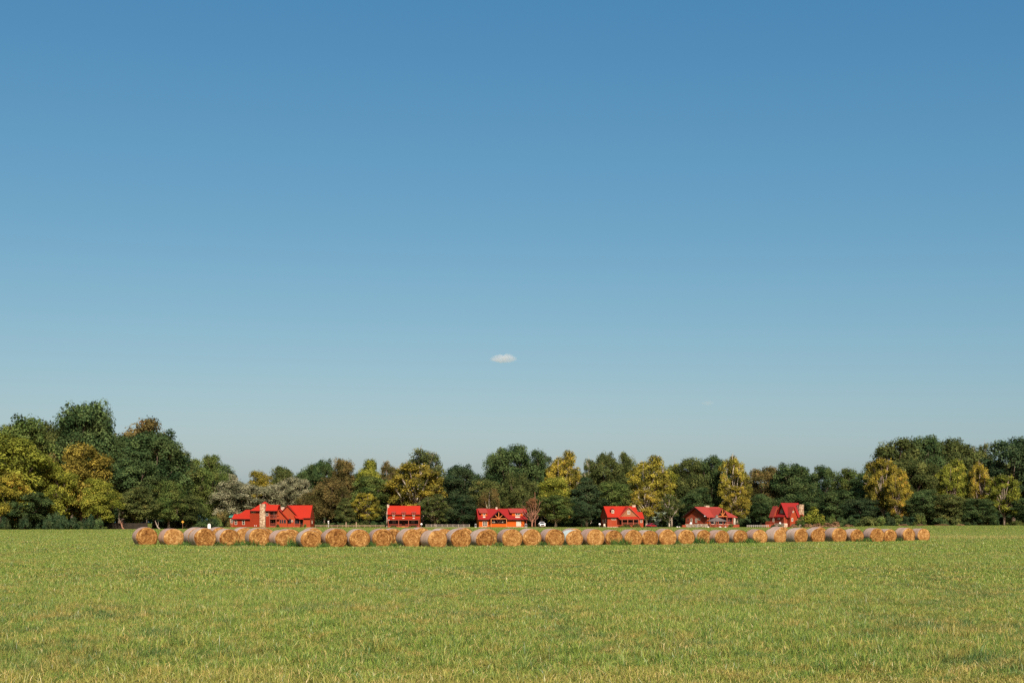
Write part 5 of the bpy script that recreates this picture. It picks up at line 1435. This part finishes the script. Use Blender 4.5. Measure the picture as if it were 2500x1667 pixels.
# left wing with a steep roof falling to the left
wy0, wy1 = Wd-.2, Wd+2.6
xw0, xw1 = -1.5, .3
hi, lo = h.z(1234.8, 0, Wd), h.z(1261.6, -1.5, Wd)
h.part('wall', MB().prism_y([(xw0+.35, -.4), (1.5, -.4), (1.5, hi-.4), (xw1, hi-.4), (xw0+.35, lo-.1)], wy0+.2, wy1-.2), 'wall_maroon')
h.part('roof', MB().slab([(xw0, wy0, lo), (xw1, wy0, hi), (xw1, wy1, hi), (xw0, wy1, lo)], .18), 'roof_rose')
h.part('roof', MB().slab([(xw1+.01, wy0, hi), (xw1+1.8, wy0, lo), (xw1+1.8, wy1, lo), (xw1+.01, wy1, hi)][::-1], .18), 'roof_rose')
side6(1886.5, 1890, 1265, 1274, xw0+.35, nx=1, nz=2, fw=.16)
# right front gable
gx = h.x(1937, -1.5); g0, g1 = h.x(1927.8, -1.5), h.x(1947, -1.5)
gza, gze = h.z(1236.6, gx, -1.5), h.z(1261.6, gx, -1.5)
h.part('gable_wall', MB().prism_y([(g0+.2, -.4), (g1-.2, -.4), (g1-.2, gze), (gx, gza-.15), (g0+.2, gze)], -1.5, 1), 'wall_brick')
r_ = MB()
for xx, d in ((g0, -1), (g1, 1)): r_.slab([(gx, -1.95, gza), (xx, -1.95, gze-.1), (xx, yr-.3, gze-.1), (gx, yr-.3, gza)][::d], .15)
h.part('roof', r_, 'roof_rose')
h.win_px(1932, 1936, 1264, 1272.5, -1.5, nz=2, fw=.16); h.win_px(1934.6, 1938, 1246.5, 1251, -1.5, nz=1, fw=.12)
cx0, cx1 = h.x(1949.2, .8), h.x(1960, .8)
ch = MB(); ch.box(cx0, cx1, .2, 1.7, -.4, h.z(1232.4, Ln, 1)); ch.box(cx0-.06, cx1+.06, .14, 1.76, h.z(1232.4, Ln, 1), h.z(1231, Ln, 1)); h.part('chimney', ch, 'stone')
h.part('deck', MB().box(-4.4, -1.3, Wd+.2, Wd+2.4, -.4, h.z(1279.5, -2, Wd)), 'rail_red')
h.railing(-4.4, -1.3, Wd+.2, h.z(1279.4, -2, Wd), h.z(1272.5, -2, Wd), 'rail_red')

# ---------------- pale green outbuilding among the trees
h = House('outbuilding', 1607, 482, 0, 'pale green outbuilding glimpsed between tree trunks')
x0, x1 = h.X(1588, 1630)
h.part('wall', MB().box(x0, x1, 0, 6, -.4, h.z(1262)), 'green_siding')
h.roof([(1586,1262),(1590,1247.5),(1628,1247.5),(1632,1262)], -.5, h.z(1262), .8, 'green_roof')
h.win_px(1612, 1618, 1266, 1274, 0, nx=2)

# ------------------------------------------------------------------ fences
def rail_fence(label, pxa, Ya, pxb, Yb, n, hgt, mat, rails=2, name='rail_fence', pw=.16):
    a = Vector((wx(pxa, Ya), Ya, 0)); b = Vector((wx(pxb, Yb), Yb, 0)); a.z, b.z = gz(a.x, a.y), gz(b.x, b.y)
    o = empty(name, a, 0, label, 'fence')
    d = b-a
    for i in range(n+1):
        q = d*i/n
        MB().box(q.x-pw/2, q.x+pw/2, q.y-pw/2, q.y+pw/2, q.z-.3, q.z+hgt).build('post', M[mat], o)
    for k in range(rails):
        z = hgt*(.86-.36*k)
        MB().bar(Vector((0,-pw*.65,z)), d+Vector((0,-pw*.65,z)), .11).build('rail', M[mat], o)
    return o
rail_fence('brown rail fence running from the lodge to the small red cabin', 770, 466, 943, 470, 13, .82, 'fence_wood')
rail_fence('pale grey three rail fence right of the small red cabin', 1040, 470, 1146, 461, 8, 1.05, 'fence_grey', 3)
rail_fence('faded white railing left of the steep cottage', 1824, 452, 1876, 450, 10, .85, 'fence_white', 2)
for px, lb in ((845, 'taller wooden post standing in the rail fence, the left one of two'), (870, 'taller wooden post in the rail fence, the right one, nearer the small cabin')):
    Y = 462; o = MB().box(-.16, .16, -.16, .16, -.3, 1.75).box(-.2, .2, -.2, .2, 1.75, 1.83).build('fence_post', M['fence_wood']); o.location = (wx(px, Y), Y, 0)
    tag(o, lb, 'post', 'two tall posts in the rail fence')
# old board fence under the left wood
o = empty('board_fence', (wx(262, 316), 316, 0), 0, 'old dark board fence in the shade under the left wood', 'fence')
L0 = wx(358, 316)-wx(262, 316); rr = random.Random(4); x = 0; mb = MB()
while x < L0:
    w_ = .17+.03*rr.random(); mb.box(x, x+w_, -.015, .02+.01*rr.random(), 0, 1.5+.12*rr.random()); x += w_+.02
mb.build('boards', M['fence_dark'], o)
for z in (.35, 1.15): MB().box(0, L0, .035, .11, z, z+.1).build('rail', M['fence_dark'], o)
for i in range(5): MB().box(L0*i/4-.07, L0*i/4+.07, .115, .25, -.2, 1.55).build('post', M['fence_dark'], o)

# ------------------------------------------------------------------ small things
def at(px, Y, z=0): x = wx(px, Y); return (x, Y, gz(x, Y)+z)
# leaning trunks at the board fence
for px, Y, lean, lb in ((301, 311, -1.5, 'leaning rust coloured bare trunk before the board fence'), (389, 313, -2.2, 'leaning pale bare trunk at the right end of the board fence')):
    mb = MB(); mb.tube([(0.2,0,-.1),(lean*.18,0,.6),(lean*.34,.1,1.3),(lean*.5,.2,2.2)], [.26,.17,.12,.04], 8); mb.tube([(lean*.2,0,.7),(lean*.1,.1,1.3),(lean*.16,.2,1.9)], [.08,.05,.02], 6)
    o = mb.build('bare_trunk', M['bark_red' if px < 350 else 'bark_mid'], smooth=True); o.location = at(px, Y); tag(o, lb, 'tree trunk')
# yellow sign
o = empty('road_sign', at(446.2, 330), 0, 'yellow diamond road sign on a thin pole before the left wood', 'sign')
MB().tube([(-.05,0,0),(-.02,0,2.1)], [.035,.035], 8).build('pole', M['bark_red'], o)
MB().prism_y([(0,1.5),(.36,1.86),(0,2.22),(-.36,1.86)], -.06, -.035).build('sign_plate', M['sign_yellow'], o)
MB().prism_y([(-.04,1.7),(.05,1.7),(.05,2.0),(-.04,2.0)], -.064, -.0605).build('sign_mark', M['sign_black'], o)
# white rounded marker
o = empty('marker', at(510.8, 335), 0, 'white upright marker with a rounded top behind the third and fourth hay bales', 'marker')
prof = [(-.40,0),(.40,0),(.40,1.0)]+[(.40*math.cos(t), 1.0+.40*math.sin(t)) for t in np.linspace(.2, 2.94, 9)]+[(-.40,1.0)]
MB().prism_y(prof, -.11, .11).build('body', M['white'], o, bevel=.03)
MB().box(-.03, .10, -.135, -.111, .75, 1.05).build('plaque', M['grey_box'], o)
# globe lamp post
o = empty('lamp_post', at(801.6, 458), 0, 'grey lamp post with a white globe in front of the rail fence', 'lamp post')
mb = MB(); mb.lathe((0,0,0), [(.2,-.1),(.2,.25),(.11,.35),(.10,1.45),(.16,1.5)], 12); mb.build('post', M['grey_box'], o, True)
mb = MB(); mb.lathe((0,0,1.98), [(.03,-.30)]+[(.30*math.cos(t), .30*math.sin(t)) for t in np.linspace(-1.4, 1.4, 9)]+[(.03,.30)], 16); mb.build('globe', M['white'], o, True)
mb = MB(); mb.lathe((.09,-.12,1.35), [(.05,-.2),(.2,-.12),(.22,.05),(.1,.16),(.03,.2)], 12); mb.build('lower_light', M['white'], o, True)
# satellite dishes
def dish(px, Y, zc, r, lb, tilt=-.5, rz=.3):
    o = empty('satellite_dish', at(px, Y), rz, lb, 'satellite dish', 'satellite dishes beside the cabins')
    MB().tube([(0,.12,-.1),(0,.12,zc)], [.05,.045], 8).build('stand', M['grey_box'], o)
    d = MB(); d.lathe((0,0,0), [(.02,0),(r*.5,.05),(r*.85,.16),(r,.24),(r*.98,.27),(r*.5,.09),(.02,.04)], 20)
    b = d.build('dish', M['white'], o, True); b.location = (0, 0, zc); b.rotation_euler = (1.15, 0, 0)
    MB().bar((0,-.02,zc-.1), (0,-.62,zc+.12), .05).build('feed_arm', M['grey_box'], o)
dish(1028.6, 455, 1.05, .35, 'white satellite dish at the right corner of the small red cabin')
dish(1463.6, 450, 1.05, .35, 'white satellite dish on a stand left of the russet cabin')
dish(1687.2, 444, 1.35, .40, 'white satellite dish before the stone footing of the brown red house', rz=-.4)
dish(1903.8, 438, 1.4, .32, 'white satellite dish before the steep cottage')
# metal boxes by the orange cabin
for px, w_, hh, lb in ((1161, .55, 1.25, 'grey metal box on a pale pad left of the orange cabin'), (1283.8, .75, 1.3, 'grey metal box at the right corner of the orange cabin')):
    o = empty('utility_box', at(px, 453), .1, lb, 'utility box', 'grey boxes beside the orange cabin')
    MB().box(-w_/2, w_/2, -.35, .35, .12, hh).build('cabinet', M['grey_box'], o, bevel=.03)
    MB().box(-w_/2-.15, w_/2+.15, -.5, .5, -.1, .119).build('pad', M['rock'], o)
    MB().box(-w_/2+.08, w_/2-.08, -.375, -.351, .3, hh-.2).build('vent', M['grille'], o)
# pole and rusty dying tree by the pickup
o = MB().tube([(0,0,-.2),(.05,0,3),(0,0,6.6),(-.1,.05,12.5)], [.17,.15,.12,.05], 8).build('pole', M['bark_red'], smooth=True); o.location = at(1306.6, 456); tag(o, 'slim bare reddish pole tree beside the white pickup truck', 'tree trunk')
bush('shrub', 1592, 1264, 22, 474, 'olive', 'olive shrub hiding the left foot of the pale green outbuilding')
bush('shrub', 1618, 1262, 26, 474, 'dark', 'dark shrub hiding the right foot of the pale green outbuilding')
q = tree('pine_tree', 1299, 1214, 27, 455, 'wispy', 'rust', 'dying pine with rusty needles at the right end of the orange cabin', None, 'bark_red')
for k in q.children:
    if k.name.startswith('crown'): k.scale = (1, 1, .5); k.location = (0, 0, 12)
    else: k.scale = (2.2, 2.2, 1)
mb = MB(); mb.tube([(0,0,3.6),(.7,-.1,4.9),(1.3,-.1,5.2),(1.9,-.1,4.5),(2.3,-.1,3.4)], [.12,.1,.09,.06,.03], 6)
o = mb.build('fallen_bough', M['bark_red'], smooth=True); o.location = at(1299, 453.5); tag(o, 'rusty bough arching between the dying pine and the pole', 'bough')
# pale round rocks on the lawn
for i, (px, Y, r_, lb) in enumerate(((1653.4, 440, .34, 'pale rock on the lawn left of the brown red house'), (1659, 447, .26, 'smaller pale rock further back on the same lawn'), (1728.6, 432, .4, 'pinkish pale rock left of the gazebo foot'), (1758, 432, .42, 'pale rock before the gazebo, right of its opening'), (1771, 432, .34, 'pale rock at the right foot of the gazebo'))):
    import bmesh
    bm = bmesh.new(); bmesh.ops.create_icosphere(bm, subdivisions=2, radius=r_)
    q = random.Random(i)
    for v in bm.verts: v.co *= 1+q.uniform(-.14, .14); v.co.z = max(-.1, v.co.z*.75)
    me = bpy.data.meshes.new('lawn_rock'); bm.to_mesh(me); bm.free(); me.materials.append(M['rock'])
    o = link('lawn_rock', me); o.location = at(px, Y, .12); tag(o, lb, 'rock', 'pale rocks on the lawns')
# low deck box left of the brown red house
o = empty('wooden_crate', at(1669, 446), .3, 'brown slatted wooden bin at the left end of the brown red house', 'bin')
MB().box(-.65,.65,-.5,.5,-.1,.85).build('bin_body', M['rail_red'], o); MB().box(-.7,.7,-.55,.55,.852,.92).build('lid', M['dark_wood'], o)
# white chair by the russet cabin
hh, cm = CH4
o = empty('garden_chair', (hh.ox, hh.oy, hh.base), hh.phi, 'white garden chair at the left corner of the russet cabin', 'chair'); cm.build('chair_frame', M['frame'], o)
# flower bushes in front of the russet cabin
bush('flower_bush', 1528, 1278.8, 29, 441, 'olive', 'dark flowering bush before the left half of the russet cabin porch')
bush('flower_bush', 1554, 1277.2, 28, 441, 'brown', 'reddish flowering bush before the right half of the russet cabin porch')
for px, wd in ((960, 22), (1008, 24)): bush('flower_bush', px, 1281.5, wd, 457, 'brown', 'low brownish bush before the left part of the small cabin porch' if px < 985 else 'low brownish bush before the right part of the small cabin porch')
bush('shrub', 1785, 1277, 18, 444, 'olive', 'olive shrub at the right end of the brown red house')

# ------------------------------------------------------------------ vehicles
def wheel(o, x, y, r=.38, w_=.24):
    t = MB(); n = 18
    a = [(x-w_/2, y+r*math.cos(6.2832*i/n), r+r*math.sin(6.2832*i/n)) for i in range(n)]
    b = [(x+w_/2, q[1], q[2]) for q in a]
    k = empty('wheel', (0,0,0)); k.parent = o
    t.ext(a, b).build('tyre', M['rubber'], k)
    m_ = MB(); sgn = 1 if x > 0 else -1
    a = [(x+sgn*(w_/2+.002), y+r*.6*math.cos(6.2832*i/n), r+r*.6*math.sin(6.2832*i/n)) for i in range(n)]
    b = [(q[0]+sgn*.02, q[1], q[2]) for q in a]
    m_.ext(a, b).build('rim', M['chrome'], k)
o = empty('pickup_truck', at(1323, 458), math.radians(4), 'white pickup truck parked nose on right of the orange cabin', 'pickup truck')
b = MB()
b.prism_x([(-2.9,.45),(-2.92,.95),(-2.8,1.12),(-1.35,1.22),(-1.35,.45)], -1.0, 1.0)        # hood
b.prism_x([(-1.349,.45),(-1.349,1.22),(2.9,1.22),(2.9,.45)], -1.0, 1.0)
b.build('body', M['truck_white'], o, bevel=.08)
c_ = MB(); c_.ext([(-.95,-1.1,1.225),(.95,-1.1,1.225),(.95,1.0,1.225),(-.95,1.0,1.225)], [(-.74,-.25,1.93),(.74,-.25,1.93),(.76,.75,1.93),(-.76,.75,1.93)])
c_.build('cab', M['truck_white'], o, bevel=.06)
MB().ext([(-.80,-1.01,1.30),(.80,-1.01,1.30),(.80,-1.04,1.30),(-.80,-1.04,1.30)], [(-.66,-.35,1.86),(.66,-.35,1.86),(.66,-.40,1.86),(-.66,-.40,1.86)]).build('windshield', M['glass'], o)
MB().box(-.62,.62,-2.96,-2.93,.62,1.0).build('grille', M['grille'], o)
MB().box(-.95,.95,-3.05,-2.93,.38,.58).build('bumper', M['chrome'], o)
for s_ in (-1, 1):
    MB().box(s_*.66, s_*.95, -2.965, -2.9, .76, 1.0).build('headlight', M['lamp_clear'], o)
    MB().box(s_*1.0, s_*1.24, -1.0, -.85, 1.22, 1.46).build('mirror', M['truck_white'], o)
    wheel(o, s_*.86, -2.0); wheel(o, s_*.86, 1.9)
o = empty('car', at(1590, 436), math.radians(180-38), 'dark red car parked in the shade right of the russet cabin', 'car')
b = MB(); b.prism_x([(-2.1,.35),(-2.15,.7),(-1.2,.88),(2.1,.92),(2.15,.35)], -.88, .88); b.build('body', M['car_red'], o, bevel=.08)
c_ = MB(); c_.ext([(-.82,-1.0,.9),(.82,-1.0,.9),(.82,1.7,.92),(-.82,1.7,.92)], [(-.66,-.2,1.45),(.66,-.2,1.45),(.66,1.0,1.45),(-.66,1.0,1.45)]); c_.build('cabin', M['car_red'], o, bevel=.06)
MB().ext([(-.7,1.60,.98),(.7,1.60,.98),(.7,1.64,.98),(-.7,1.64,.98)], [(-.6,1.06,1.40),(.6,1.06,1.40),(.6,1.10,1.40),(-.6,1.10,1.40)]).build('rear_window', M['glass'], o)
MB().box(-.85,.85,2.12,2.24,.36,.56).build('bumper', M['rubber'], o)
for s_ in (-1, 1):
    MB().box(s_*.5, s_*.84, 2.1, 2.19, .66, .84).build('tail_lamp', M['lamp_red'], o)
    MB().box(s_*.80, s_*.83, -.6, 1.2, 1.0, 1.34).build('side_window', M['glass'], o)
    wheel(o, s_*.78, -1.3, .33, .2); wheel(o, s_*.78, 1.35, .33, .2)
